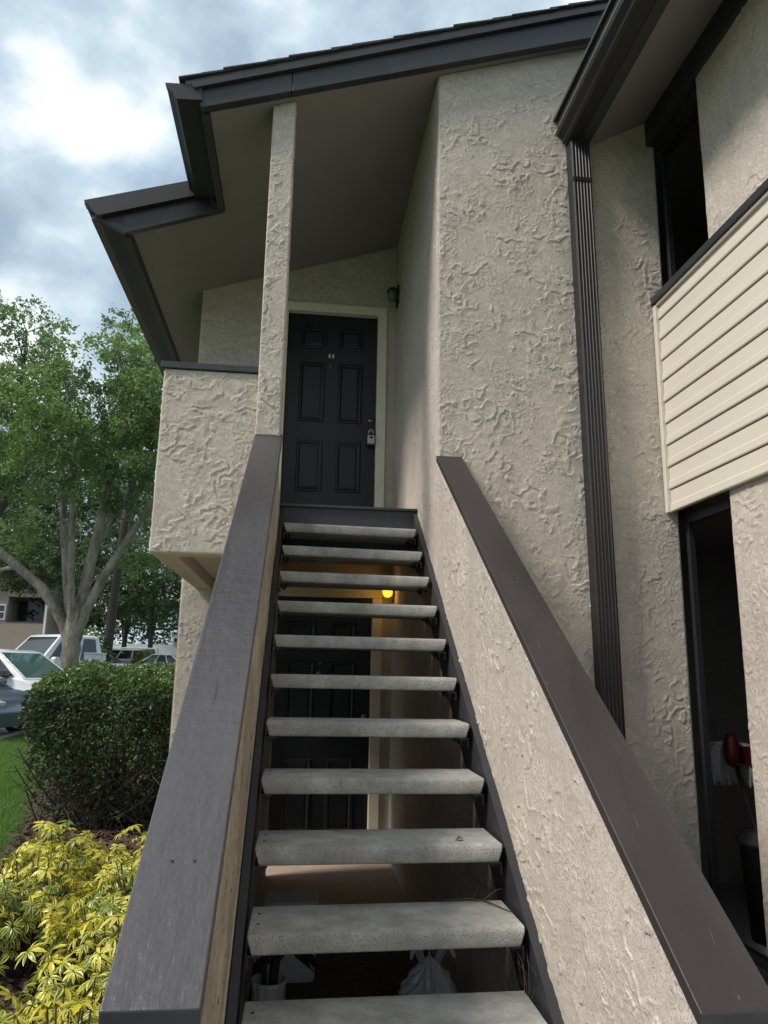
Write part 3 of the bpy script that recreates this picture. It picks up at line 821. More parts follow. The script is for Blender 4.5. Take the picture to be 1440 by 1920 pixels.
for k_, (xa, ya, xb, yb, w_) in enumerate(((.870, 1.88, .876, 1.92, .0007), (.905, 1.62, .915, 1.66, .0006), (.850, 2.55, .853, 2.60, .0008), (.90, 2.95, .91, 3.02, .0008), (.93, 2.1, .925, 2.16, .0007))):
    q('scuff').add([(xa - w_, ya, rz_(ya) + .0005), (xa + w_, ya, rz_(ya) + .0005), (xb + w_ * .4, yb, rz_(yb) + .0005), (xb - w_ * .4, yb, rz_(yb) + .0005)], [(0, 1, 2, 3)]).build('scratch', capR)
capR['label'] = 'smooth dark brown cap board with a few pale scratches'

# =================================================================== STAIRCASE
st = thing('staircase', 'open straight staircase with grey concrete treads on black steel stringers', 'staircase', (.33, 2.0, 0))
SB = Vector((.33, 2.0, 0))
def sp(o):
    o.parent = st; o.matrix_parent_inverse = Matrix.Translation(-SB); return o
RUN, RISE, Y2, Z2 = .2563, .194, 2.5361, -.8126 + EYE
TX0, TX1 = -.116, .774
# tread: rounded top nose, bevelled ends narrowing below
def tread_mesh():
    g = MB().mat('concrete')
    D, T = .285, .062
    sec = [(.006, -T), (0.001, -T + .010), (0, -.016), (.004, -.006), (.012, 0), (D, 0), (D, -T)]
    n = len(sec)
    hw = (TX1 - TX0) / 2
    xs = []
    for sgn in (-1, 1):
        for (y, z) in sec:
            ins = .016 * max(0, (-z - .014) / (T - .014))
            xs.append((sgn * (hw - ins), y, z))
    g.add(xs, [tuple(range(n)), tuple(range(2 * n - 1, n - 1, -1))] + [(i, i + n, (i + 1) % n + n, (i + 1) % n) for i in range(n)])
    return g
first = None
rt = random.Random(3)
for i in range(-1, 12):       # T(-1), T0 below the frame .. T11
    if first is None:
        first = tread_mesh().build('tread', None, bevel=.006)
        o = first
        kids = []
        for sgn in (-1, 1):
            x = sgn * (TX1 - TX0) / 2
            xa, xb = (x - .045, x) if sgn > 0 else (x, x + .045)
            br = q('steel_black').box(xa, xb, .02, .25, -.072, -.0635)
            br.box(x - .006 if sgn > 0 else x, x if sgn > 0 else x + .006, .02, .25, -.105, -.0725)
            kids.append(br.build('bracket', o))
            if sgn < 0:
                for yy in (.10, .20):
                    kids.append(q('black_plastic').lathe([(.0005, .0008), (.006, .0008), (.006, -.002)], (x + .030, yy, 0), 8).build('anchor_hole', o))
            for yy in (.06, .20):
                kids.append(q('steel_black').lathe([(.011, -.0725), (.011, -.084), (.006, -.085), (.006, -.094), (.0005, -.094)], (x - sgn * .025, yy, 0), 6).build('bolt', o))
    else:
        o = first.copy(); COL.objects.link(o)
        for ch in kids:
            c2_ = ch.copy(); COL.objects.link(c2_); c2_.parent = o
    o.location = ((TX0 + TX1) / 2, Y2 + (i - 2) * RUN, Z2 + (i - 2) * RISE)
    o.rotation_euler = (0, (-.006 + .0022 * (i - 2) + rt.uniform(-.002, .002)), rt.uniform(-.003, .003))
    o.parent = st; o.matrix_parent_inverse = Matrix.Translation(-SB)
# stringers: channel with flange
def zs(y): return Z2 + (y - Y2) / RUN * RISE - .030
for x0, x1, sgn in ((-.1535, -.126, 1), (.786, .8185, -1)):
    g = q('steel_black')
    y0, y1 = 1.72, 5.08
    yk = Y2 + (.30 + .030 - Z2) / RISE * RUN
    g.prism([(y0, .004), (y0, zs(y0) - .004), (y1, zs(y1) - .004), (y1, zs(y1) - .30), (yk, .004)], 'x', x0 + .004, x1 - .004)
    # top flange lip
    for dz in (0,):
        vs = []
        for y in (y0, y1):
            vs += [(x0, y, zs(y) - .006), (x1, y, zs(y) - .006), (x1, y, zs(y) + .006), (x0, y, zs(y) + .006)]
        g.add(vs, [(0, 1, 2, 3), (4, 7, 6, 5), (0, 4, 5, 1), (1, 5, 6, 2), (2, 6, 7, 3), (3, 7, 4, 0)])
    sp(g.build('stringer'))
g = q('steel_black')
g.box(-.156, .816, 5.085, 5.14, LZ - .155, LZ + .004)
g.box(-.156, .816, 5.062, 5.084, LZ - .012, LZ + .006)
sp(g.build('landing_beam', bevel=.003))
g = q('brown_paint').box(-.15, .81, 5.3, 5.36, LZ - .36, LZ - .165)
sp(g.build('cross_beam'))

# =================================================================== LAMPS, LOCK BOX
def wall_lamp(z, label, glow, y=6.28):
    t = thing('wall_lamp', label, 'lamp', (XR, y, z), 0, 'porch lamps on the stair side wall')
    q('black_plastic').box(-.022, 0.0, -.055, .055, -.10, .09).build('back_plate', t, bevel=.008)
    q('black_plastic').lathe([(.001, .075), (.030, .070), (.050, .050), (.054, .032), (.047, .032)], (-.062, 0, 0), 18).build('hood', t, smooth=True)
    q('lamp_on' if glow else 'lamp_off').lathe([(.044, .034), (.047, .0), (.042, -.035), (.028, -.058), (.001, -.066)], (-.062, 0, 0), 18).build('lamp_shade', t, smooth=True)
    return t
wall_lamp(3.42 + EYE, 'dark unlit jelly-jar lamp beside the upper door', False)
lt = wall_lamp(.66 + EYE, 'glowing orange lamp beside the lower door', True)
pl = bpy.data.lights.new('lamp_bulb', 'POINT'); pl.energy = 0.22; pl.color = (1, .55, .12); pl.shadow_soft_size = .05
po = bpy.data.objects.new('lamp_bulb', pl); COL.objects.link(po); po.parent = lt; po.location = (-.10, -.10, -.06)
lb = thing('lock_box', 'small grey key lock box hanging from the upper door knob', 'lock box', (.598, YD - .028, 2.045 + EYE))
q('lockbox_grey').box(-.032, .032, -.03, .012, -.045, .035).build('box_body', lb, bevel=.006)
q('black_plastic').box(-.012, .012, -.033, -.0305, .002, .022).build('dial_window', lb)
q('steel').tube([(-.022, -.01, .034), (-.022, -.01, .07), (-.012, -.01, .092), (.012, -.01, .092), (.022, -.01, .07), (.022, -.01, .034)], .004, 8).build('shackle', lb, smooth=True)

# =================================================================== THINGS UNDER THE STAIRS
bn = thing('storage_bin', 'pale grey plastic bin with rounded corners standing under the stairs', 'bin', (.03, 4.22, .006))
def rrect(w, d, r, n=5):
    pts = []
    for cx_, cy_, a0 in ((w / 2 - r, d / 2 - r, 0), (-w / 2 + r, d / 2 - r, 90), (-w / 2 + r, -d / 2 + r, 180), (w / 2 - r, -d / 2 + r, 270)):
        for k in range(n + 1):
            a = math.radians(a0 + 90 * k / n); pts.append((cx_ + r * math.cos(a), cy_ + r * math.sin(a)))
    return pts
def loft(g, rings):
    n = len(rings[0]); vs = [v for r in rings for v in r]; fs = []
    for i in range(len(rings) - 1):
        for k in range(n):
            fs.append((i * n + k, i * n + (k + 1) % n, (i + 1) * n + (k + 1) % n, (i + 1) * n + k))
    fs.append(tuple(range(n))[::-1]); fs.append(tuple((len(rings) - 1) * n + k for k in range(n)))
    return g.add(vs, fs)
g = q('white_plastic'); rings = []
for z, s in ((0, .92), (.02, .95), (.30, 1.0)):
    rings.append([(x * s, y * s, z) for x, y in rrect(.27, .24, .03)])
loft(g, rings).build('bin_body', bn, bevel=0)
g = q('white_plastic'); rings = []
for z, s in ((.302, 1.05), (.345, 1.06), (.365, 1.03), (.372, .9)):
    rings.append([(x * s, y * s, z) for x, y in rrect(.27, .24, .03)])
loft(g, rings).build('lid', bn)
# knotted bag
bagv = []; bagf = []
bg_ = thing('trash_bag', 'crumpled pale plastic bag slumped by the right wall under the stairs', 'bag', (.60, 3.32, .006))
nu, nv = 40, 26
for j in range(nv + 1):
    t = j / nv; zz = .40 * t
    r0 = .14 * (math.sin(math.pi * min(1, .12 + .95 * t)) ** .55) * (1 - .25 * t)
    for i in range(nu):
        a = 2 * math.pi * i / nu
        nz = float(perlin(np.array(math.cos(a) * 2.2 + 3), np.array(math.sin(a) * 2.2 + t * 4), 21)) + .6 * abs(float(perlin(np.array(math.cos(a) * 6 + 9), np.array(math.sin(a) * 6 + t * 7), 22)))
        r = max(.004, r0 * (1 + .30 * nz))
        bagv.append((r * math.cos(a), r * math.sin(a) * .9, zz + .02 * nz * (t > .05)))
for j in range(nv):
    for i in range(nu): bagf.append((j * nu + i, j * nu + (i + 1) % nu, (j + 1) * nu + (i + 1) % nu, (j + 1) * nu + i))
mesh_np('bag_body', bagv, bagf, 'trash_film', bg_, False)
for sg_ in (-1, 1):
    q('trash_film').tube([(sg_ * .03, 0, .36), (sg_ * .055, -.03, .43), (sg_ * .075, -.06, .44), (sg_ * .09, -.08, .40)], [.014, .022, .016, .005], 6).build('tie_ear', bg_)
# ribbed pot with a dried plant
pt = thing('planter', 'ribbed pale pot with a dark withered plant under the lowest treads', 'planter', (-.055, 3.36, .006))
q('glass_pot').lathe([(.001, 0), (.05, 0), (.058, .10), (.068, .28), (.074, .30), (.066, .30), (.05, .10), (.001, .08)], (0, 0, 0), 48, 'z', rib=.045, nrib=12).build('pot', pt, smooth=True)
sm = q('dead_plant')
for k in range(5):
    a = k * 1.3
    sm.tube([(.02 * math.cos(a), .02 * math.sin(a), .22), (.03 * math.cos(a), .03 * math.sin(a), .36), (.05 + .04 * k * .5, .02 * math.sin(a), .42 + .015 * k), (.12 + .015 * k, 0, .40)], [.010, .012, .016, .008], 6)
sm.build('stem', pt)
lv = q('dead_plant')
for k in range(7):
    a = k * .9; c_ = (.06 + .012 * k, .03 * math.sin(a * 2), .40 + .012 * math.cos(a))
    lv.add([c_, (c_[0] + .03, c_[1] - .03, c_[2] + .01), (c_[0] + .09, c_[1] - .02, c_[2] - .03 - .01 * k), (c_[0] + .03, c_[1] + .02, c_[2] + .0)], [(0, 1, 2, 3)])
lv.build('withered_leaf', pt)
# dead leaf and twigs on the treads
zt3 = Z2 + RISE
g = q('dead_leaf').add([(.610, 2.86, zt3 + .002), (.628, 2.875, zt3 + .016), (.645, 2.86, zt3 + .006), (.628, 2.845, zt3 + .012)], [(0, 3, 1), (3, 2, 1)])
tag(g.build('fallen_leaf'), 'small curled brown leaf lying on a tread', 'leaf')
g = q('twig')
rr = random.Random(5)
base = Vector((.70, 2.80, Z2 + .008))
g.tube([base + Vector((-.14, .0, .004)), base + Vector((-.05, .0, .006)), base, base + Vector((.05, .01, .03)), base + Vector((.07, .01, .035))], [.002, .003, .003, .002, .001], 5)
g.tube([base, base + Vector((.02, -.05, .004)), base + Vector((.045, -.09, .0)), base + Vector((.07, -.14, 0))], [.003, .0025, .002, .001], 5)
g.tube([base + Vector((-.04, 0, .005)), base + Vector((-.02, .03, .02)), base + Vector((.0, .05, .03))], [.002, .0015, .001], 5)
tag(g.build('twig'), 'thin forked dead twig caught at the right end of a tread', 'twig')
g = q('twig')
for k in range(9):
    b0_ = Vector((.755 + rr.uniform(-.01, .02), 2.50 + rr.uniform(-.05, .12), Z2 - RISE + .02))
    g.tube([b0_, b0_ + Vector((rr.uniform(-.01, .01), rr.uniform(-.02, .05), .07)), b0_ + Vector((rr.uniform(-.03, .02), rr.uniform(-.03, .1), rr.uniform(.08, .18)))], [.0016, .0012, .0006], 4)
tag(g.build('dry_weed'), 'wiry dry weed stalks between the stair treads and the right stringer', 'weed', kind='thing')

# =================================================================== MOP AND BIN IN THE LOWER OPENING
mp_ = thing('mop', 'string mop stood head up with white strands in the lower dark opening', 'mop', (2.775, 4.17, .03))
hx, hy, hz = 0, .42, 1.02
q('black_plastic').tube([(.03, -.05, .0), (.01, .2, .5), (hx, hy, hz)], .012, 10).build('handle', mp_, smooth=True)
q('mop_red').lathe([(.001, .11), (.032, .10), (.046, .05), (.048, -.03), (.036, -.07), (.015, -.09), (.001, -.09)], (hx - .055, hy - .08, hz + .03), 16).build('head', mp_, smooth=True)
g = q('mop_white')
rr = random.Random(9)
for k in range(150):
    a = rr.uniform(0, 2 * math.pi); r = rr.uniform(.055, .10)
    p0 = Vector((hx + .04 * math.cos(a), hy + .04 * math.sin(a), hz + .08))
    p1 = Vector((hx + r * 1.25 * math.cos(a), hy + r * 1.45 * math.sin(a), hz + .05 + rr.uniform(-.02, .02)))
    p2 = Vector((hx + r * 1.5 * math.cos(a), hy + r * 1.8 * math.sin(a), hz - .06 + rr.uniform(-.04, .03)))
    p3 = Vector((hx + r * 1.45 * math.cos(a) + rr.uniform(-.01, .01), hy + r * 1.7 * math.sin(a), hz - .15 + rr.uniform(-.05, .03)))
    if math.cos(a - math.radians(232)) > .55: continue
    g.tube([p0, p1, p2, p3], [.006, .007, .006, .004], 5)
mopst = g.build('strands', mp_); mopst['kind'] = 'stuff'
rd = thing('broom', 'dark red broom head lying level on the shelf edge behind the mop', 'broom', (2.84, 4.46, 1.06))
q('mop_red').prism(rrect(.10, .40, .03), 'z', -.055, .055).build('head', rd, bevel=.01)
q('black_plastic').tube([(.05, .0, .0), (.5, .1, .02)], .012, 8).build('handle', rd, smooth=True)
bk = thing('bucket', 'black round bin with a rim in the shade of the lower opening', 'bin', (2.84, 4.42, .03))
q('black_plastic').lathe([(.001, 0), (.12, 0), (.15, .52), (.165, .53), (.165, .56), (.15, .565), (.13, .60), (.001, .62)], (0, 0, 0), 24).build('bin_body', bk, smooth=True)
g = q('lockbox_grey').tube([(2.52, 3.86, .07), (2.66, 4.22, .05)], .016, 10)
tag(g.build('pipe'), 'short pale pipe lying low in the lower opening', 'pipe')

# =================================================================== VEGETATION
def leaves(P, size, up_bias=.5, seed=0, aspect=.5, jitter=.35):
    """rhombic leaves at points P -> verts, quads"""
    r = np.random.default_rng(seed); n = len(P)
    nr = r.normal(size=(n, 3)); nr[:, 2] += up_bias * 2; nr /= np.linalg.norm(nr, axis=1)[:, None]
    d = r.normal(size=(n, 3)); d -= nr * (d * nr).sum(1)[:, None]; d /= np.linalg.norm(d, axis=1)[:, None]
    w = np.cross(nr, d)
    L_ = size * (1 + jitter * r.uniform(-1, 1, n))[:, None]
    a = P - d * L_ * .5; c = P + d * L_ * .5 - nr * L_ * .12
    m_ = P + nr * L_ * .08
    V = np.stack([a, m_ + w * L_ * aspect * .5, c, m_ - w * L_ * aspect * .5], 1).reshape(-1, 3)
    return V, np.arange(4 * n).reshape(-1, 4)

def blobs_in(ells, n, r, seed):
    rg = np.random.default_rng(seed); out_ = []
    vol = np.array([e[1][0] * e[1][1] * e[1][2] for e in ells]); vol = vol / vol.sum()
    tries = 0
    while len(out_) < n and tries < n * 60:
        tries += 1
        c, s = ells[rg.choice(len(ells), p=vol)]
        v = rg.normal(size=3); v /= np.linalg.norm(v)
        p = np.array(c) + v * np.array(s) * rg.uniform(.35, 1) ** .6
        if all(np.linalg.norm(p - o_) > r for o_ in out_): out_.append(p)
    return np.array(out_)

def tree(name, label, limbs, ells, nblob, per, lsize, brad, mats, seed, group=None, blob_gap=.5, trunk_m='bark', twig_r=.03, flat=.62):
    base = limbs[0][0][0]
    t = thing(name, label, 'tree', base, 0, group)
    bx, by, bz = base
    g = MB().mat(trunk_m)
    pts_all = []
    for pts, rad in limbs:
        # resample with small wander
        P = [Vector(p) for p in pts]; out_ = []; ro = []
        rg = random.Random(seed + len(pts_all))
        for i in range(len(P) - 1):
            for k in range(4):
                f_ = k / 4; p = P[i].lerp(P[i + 1], f_)
                wob = rad[i] * .10
                if i + k: p += Vector((rg.uniform(-wob, wob), rg.uniform(-wob, wob), 0))
                out_.append(p); ro.append(rad[i] * (1 - f_) + rad[i + 1] * f_)
        out_.append(P[-1]); ro.append(rad[-1])
        g.tube([p - Vector(base) for p in out_], ro, 12)
        pts_all += [(p, r_) for p, r_ in zip(out_, ro)][4:]
    bl_ = blobs_in(ells, nblob, blob_gap, seed)
    rg = random.Random(seed)
    src = [(np.array(p), r_) for p, r_ in pts_all]
    order = np.argsort([min(np.linalg.norm(b_ - s_[0]) for s_ in src) for b_ in bl_])
    for i in order:
        b_ = bl_[i]
        s_ = min(src, key=lambda s__: np.linalg.norm(b_ - s__[0]) + (1.5 if s__[0][2] > b_[2] else 0))
        mid = (s_[0] * .5 + b_ * .5) + np.array([rg.uniform(-.15, .15), rg.uniform(-.15, .15), -.12]) * np.linalg.norm(b_ - s_[0]) * .6
        r0 = min(s_[1] * .6, twig_r * 2.2)
        g.tube([Vector(s_[0] - np.array(base)), Vector(mid - np.array(base)), Vector(b_ - np.array(base))], [r0, r0 * .7, max(.008, r0 * .3)], 5, False)
        src.append((mid, r0 * .7)); src.append((b_, max(.01, r0 * .35)))
    g.build('trunk', t, smooth=True)
    r = np.random.default_rng(seed + 5)
    sets = {m: [] for m in mats}
    for b_ in bl_:
        n_ = int(per * r.uniform(.55, 1.3))
        # small sprays inside each clump
        ns = max(3, n_ // 14)
        sc = r.normal(size=(ns, 3)); sc /= np.linalg.norm(sc, axis=1)[:, None]
        sc = sc * (r.uniform(.15, 1, ns) ** .5)[:, None] * brad * r.uniform(.7, 1.25)
        sc[:, 2] *= flat
        p = b_ + np.repeat(sc, 14, 0)[:] + r.normal(size=(ns * 14, 3)) * brad * .13
        m = mats[0] if r.uniform() < .62 else mats[-1]
        sets[m].append(p)
    for m, ps in sets.items():
        if not ps: continue
        P = np.concatenate(ps) - np.array(base)
        V, F = leaves(P, lsize, .45, seed + 9, .48)
        mesh_np('crown', V, F, m, t)
    return t

# the oak in the car park island
gb = float(gz(0, 20)) - .05
tree('oak_tree', 'many-limbed oak with pale trunk forking low behind the white sedan',
     [([(-5.68, 20, gb), (-5.69, 20, gb + .4), (-5.72, 20, 1.5), (-5.75, 20, 2.3), (-5.72, 20, 3.1)], [.36, .26, .225, .23, .15]),
      ([(-5.78, 20, 1.9), (-5.98, 20, 2.55), (-6.6, 19.9, 3.45), (-7.8, 19.6, 4.45), (-9.6, 19.3, 6.6)], [.12, .14, .12, .10, .05]),
      ([(-5.75, 20.05, 2.2), (-6.08, 20.2, 3.6), (-6.41, 20.3, 5.5), (-6.9, 20.6, 9.0)], [.13, .11, .085, .04]),
      ([(-5.72, 19.95, 2.3), (-5.88, 19.7, 4.0), (-5.9, 19.3, 6.2), (-6.2, 18.9, 8.6)], [.12, .095, .075, .035]),
      ([(-5.70, 20, 2.2), (-5.52, 20.1, 4.0), (-5.25, 20.3, 6.4), (-4.7, 20.5, 9.8)], [.16, .14, .105, .045]),
      ([(-5.66, 20, 2.0), (-5.45, 19.95, 2.9), (-5.0, 19.8, 3.9), (-4.0, 19.6, 5.6), (-2.5, 19.3, 8.0)], [.12, .13, .11, .085, .04]),
      ([(-5.4, 20.1, 4.6), (-5.0, 20.8, 5.8), (-4.4, 21.5, 8.0)], [.08, .06, .03])],
     [((-5.6, 20.2, 8.6), (2.6, 2.6, 1.9)), ((-8.0, 19.6, 7.6), (2.2, 2.0, 1.6)), ((-3.6, 20, 8.0), (1.9, 2.0, 1.5)), ((-4.9, 19.4, 6.6), (1.4, 1.0, .7)), ((-7.0, 19, 6.2), (1.8, 1.2, .7)), ((-4.2, 20.4, 6.0), (1.3, 1.0, .7)), ((-8.5, 21, 4.75), (1.7, 1.2, .75)), ((-4.3, 21.5, 4.7), (1.2, .8, .6))],
     215, 215, .125, .60, ['leaf_oak_light', 'leaf_oak'], 31, blob_gap=.46)
tg = 'tall trees around the car park'
tree('shade_tree', 'tall airy tree at the far left showing sky through its dark top',
     [([(-11.2, 27, .3), (-11.1, 27, 3), (-10.9, 27, 6.5)], [.35, .28, .22]), ([(-10.9, 27, 6.3), (-10.3, 26.8, 9), (-10.4, 26.7, 13.5)], [.2, .14, .04]),
      ([(-10.9, 27, 6.0), (-12.6, 26.8, 8.6), (-13.4, 26.5, 12)], [.17, .11, .04]), ([(-10.9, 27, 6.4), (-9.6, 27.3, 9.0), (-8.9, 27.3, 11.5)], [.14, .09, .03])],
     [((-10.9, 26.8, 13.0), (1.5, 1.6, 2.2)), ((-12.8, 26.8, 11.5), (2.0, 1.8, 2.6)), ((-9.6, 27, 11.3), (1.6, 1.6, 1.8)), ((-11.5, 27, 8.6), (2.6, 2, 1.3))],
     120, 150, .15, .66, ['leaf_oak', 'leaf_oak_light'], 47, tg, .66, 'bark_dark')
tree('shade_tree', 'feathery tree top just left of the roof gutter behind the oak',
     [([(-7.3, 30, .35), (-7.2, 30, 4), (-7.0, 30, 8)], [.20, .17, .14]), ([(-7, 30, 7.8), (-6.6, 30, 11), (-6.9, 30, 15)], [.18, .12, .04]), ([(-7, 30, 7.6), (-5.4, 29.8, 11), (-4.6, 29.6, 14)], [.15, .1, .04])],
     [((-7.0, 30, 14.2), (1.5, 1.6, 2.2)), ((-5.4, 30, 13.4), (1.7, 1.6, 2.2)), ((-6.3, 30, 11), (2.3, 2, 1.6)), ((-3.9, 30, 11.5), (1.5, 1.6, 2.0))],
     110, 165, .16, .70, ['leaf_oak', 'leaf_oak_light'], 53, tg, .66, 'bark_dark')
# wall of trees beyond
BG = [(-19.5, 46, 15.5, 4.2), (-15.8, 50, 16.5, 4.2), (-12.6, 45, 15.0, 3.9), (-15.1, 68, 21.0, 5.2), (-12.7, 67, 19.5, 4.6), (-5.8, 50, 15.5, 3.8), (-23.5, 50, 15, 4.2)]
bl_names = ['broad dark tree beyond the far left apartments', 'dark tree standing directly behind the far apartments', 'dark leafy tree between the far apartments and the car park',
            'dark tree with a slim trunk left of the garages', 'dark tree with a slim trunk beside the white garages', 'dark tree just behind the stair building corner', 'dark tree at the left end of the row']
for i, (x, y, h, r) in enumerate(BG):
    z0 = float(gz(x, y))
    tree('background_tree', bl_names[i], [([(x, y, z0), (x + .05, y, z0 + 1.5), (x + .1, y, h * .55)], [.28, .22, .14]), ([(x + .05, y, z0 + 2.0), (x - 1.4, y, h * .6)], [.12, .05]), ([(x + .05, y, z0 + 2.2), (x + 1.4, y - .3, h * .6)], [.12, .05])],
         [((x, y, h * .66), (r, r * .8, h * .30)), ((x - .5 * r, y - .6, h * .36), (r * .7, r * .6, h * .13)), ((x + .5 * r, y - .6, h * .36), (r * .7, r * .6, h * .13))],
         130, 130, .25, 1.05, ['leaf_bg', 'leaf_bg', 'leaf_oak'], 70 + i, 'dark trees across the car park', .9, 'bark_dark', .05)
tree('shade_tree', 'low dark green crown hanging in front of the far apartments', [([(-13.5, 33, .3), (-13.3, 33, 3), (-12.6, 33, 6)], [.2, .16, .1])],
     [((-12.3, 33, 6.3), (2.9, 1.8, 1.7)), ((-10.6, 33, 5.6), (1.6, 1.2, 1.0))], 90, 150, .17, .75, ['leaf_oak', 'leaf_bg'], 59, tg, .7, 'bark_dark')
# dim understorey and hedge line at the back of the car park
rg_ = np.random.default_rng(77)
n = 26000
P = np.stack([rg_.uniform(-62, 14, n), rg_.uniform(82, 88, n), 0 * np.zeros(n)], -1)
P[:, 2] = gz(P[:, 0], P[:, 1]) + rg_.uniform(0, 1, n) ** .8 * (9.0 + 2.5 * perlin(P[:, 0] * .25, P[:, 1] * .1, 5))
V, F = leaves(P, .5, .4, 78, .55)
tag(mesh_np('far_woods', V, F, 'leaf_bg'), 'dark far woods closing the view behind the car park', 'woods', kind='stuff')
# small bright shrub by the far trunks
def puff_shrub(name, label, c, r, n, size, m, seed):
    t = thing(name, label, 'shrub', (c[0], c[1], float(gz(*c[:2]))))
    rg2 = np.random.default_rng(seed)
    v = rg2.normal(size=(n, 3)); v /= np.linalg.norm(v, axis=1)[:, None]
    P = v * (rg2.uniform(.3, 1, n) ** .4)[:, None] * np.array(r) + np.array([0, 0, r[2] * .85])
    P += rg2.normal(size=P.shape) * .06
    V, F = leaves(P, size, .4, seed, .5)
    mesh_np('foliage', V, F, m, t)
    s = q('bark_dark')
    for k in range(4): s.tube([(0, 0, 0), (.3 * r[0] * math.cos(k * 1.6), .3 * r[1] * math.sin(k * 1.6), r[2])], [.04, .015], 5)
    s.build('stem', t)
puff_shrub('yellow_shrub', 'bright yellow-green shrub between the two far tree trunks', (-10.2, 52), (.8, .7, .95), 1600, .17, 'leaf_bright', 91)
puff_shrub('flowering_shrub', 'pale leafy shrub right of the oak trunk behind the pickup', (-7.9, 30), (.9, .8, 1.35), 1500, .2, 'leaf_oak_light', 92)

# clipped hedge by the building corner
hg = thing('hedge', 'clipped dark green hedge with bare twiggy base at the building corner', 'hedge', (-1.9, 8.1, 0))
rg_ = np.random.default_rng(101)
n = 60000
def hedge_pts(n, shell=True, zlo=.25):
    c = np.array([-1.80, 8.15, .74]); s = np.array([.80, 1.0, .76])
    v = rg_.uniform(-1, 1, (n, 3)); fc = rg_.choice(3, n, p=[.36, .32, .32]); sg2 = np.sign(rg_.uniform(-1, 1, n))
    v[np.arange(n), fc] = sg2
    v /= (np.abs(v) ** 3.6).sum(1)[:, None] ** (1 / 3.6)
    lump = 1.02 + .11 * perlin(v[:, 0] * 2.6 + 4, v[:, 2] * 2.6 + v[:, 1] * 2, 6) + .05 * perlin(v[:, 0] * 9, v[:, 2] * 9 + v[:, 1] * 5, 8)
    rad = (1 - .34 * rg_.uniform(0, 1, n) ** 2.0) * lump
    P = c + v * s * rad[:, None]
    return P, v
P, v = hedge_pts(n)
# taper towards the ground and thin out low
low = np.clip((P[:, 2] - .1) / 1.0, 0, 1)
P[:, 0] = -1.72 + (P[:, 0] + 1.72) * (.70 + .30 * low); P[:, 1] = 8.15 + (P[:, 1] - 8.15) * (.78 + .22 * low)
patchy = perlin(P[:, 0] * 2.2 + 3, P[:, 2] * 2.2 + P[:, 1], 15)
keep = (rg_.uniform(0, 1, n) < .10 + .95 * np.clip((P[:, 2] - .46 + .34 * patchy) / .62, 0, 1)) & (P[:, 2] > .12)
P = P[keep]; v = v[keep]
new = (v[:, 2] > .72) & (rg_.uniform(0, 1, len(P)) < .85) | (rg_.uniform(0, 1, len(P)) < .05)
base = np.array([-1.9, 8.1, 0])
V, F = leaves(P[~new] - base, .046, .35, 3, .55); mesh_np('foliage', V, F, 'leaf_hedge', hg)
V, F = leaves(P[new] - base + np.array([0, 0, .015]), .044, .6, 4, .55); mesh_np('foliage', V, F, 'leaf_hedge_new', hg)['label'] = 'fresh light green leaves over the top of the hedge'
tw_ = q('hedge_twig')
rr = random.Random(17)
for k in range(120):
    b0_ = Vector((-1.85 + rr.uniform(-.5, .55), 8.05 + rr.uniform(-.45, .4), 0))
    e_ = Vector((-1.80 + rr.uniform(-.72, .72), 8.1 + rr.uniform(-.88, .6), rr.uniform(.45, 1.15)))
    m_ = b0_.lerp(e_, .5) + Vector((rr.uniform(-.15, .15), rr.uniform(-.15, .15), rr.uniform(-.1, .1)))
    bb_ = Vector((-1.9, 8.1, 0))
    tw_.tube([b0_ - bb_, m_ - bb_, e_ - bb_], [.012, .008, .004], 5, False)
    for j in range(9):
        s_ = m_.lerp(e_, rr.uniform(-.6, 1)); d_ = Vector((rr.uniform(-.25, .25), rr.uniform(-.3, .12), rr.uniform(-.18, .25)))
        tw_.tube([s_ - bb_, s_ + d_ * .5 + Vector((rr.uniform(-.03, .03), 0, rr.uniform(-.03, .03))) - bb_, s_ + d_ - bb_], [.004, .003, .0016], 4, False)
tw_.build('twig', hg)

# umbrella-leaf shrubs with yellow variegation
def palmate(seed, nl, size):
    r = random.Random(seed); V = []; F = []; UV = []
    for k in range(nl):
        a = 2 * math.pi * k / nl + r.uniform(-.15, .15)
        l_ = size * r.uniform(.8, 1.15); w_ = l_ * r.uniform(.27, .35); droop = r.uniform(.1, 1.1)
        d = Vector((math.cos(a), math.sin(a), 0)); s = Vector((-math.sin(a), math.cos(a), 0))
        rows = []
        for j, (f_, ww_) in enumerate(((.10, .0), (.30, .62), (.55, 1.0), (.80, .70), (1.0, 0.0))):
            z = -droop * l_ * f_ * f_ * .8 + .10 * l_ * f_
            rows.append((d * l_ * f_ + Vector((0, 0, z)), ww_ * w_ * .5, f_))
        b_ = len(V)
        for c_, hw, f_ in rows:
            V += [tuple(c_ + s * hw + Vector((0, 0, hw * .30))), tuple(c_), tuple(c_ - s * hw + Vector((0, 0, hw * .30)))]
            UV_ = [(1, f_), (.5, f_), (0, f_)]
            rows_uv = UV_
        for j in range(4):
            a0 = b_ + 3 * j
            F += [(a0, a0 + 1, a0 + 4, a0 + 3), (a0 + 1, a0 + 2, a0 + 5, a0 + 4)]
            f0 = rows[j][2]; f1 = rows[j + 1][2]
            UV += [(1, f0), (.5, f0), (.5, f1), (1, f1), (.5, f0), (0, f0), (0, f1), (.5, f1)]
    # petiole
    return V, F, UV
PAL = []
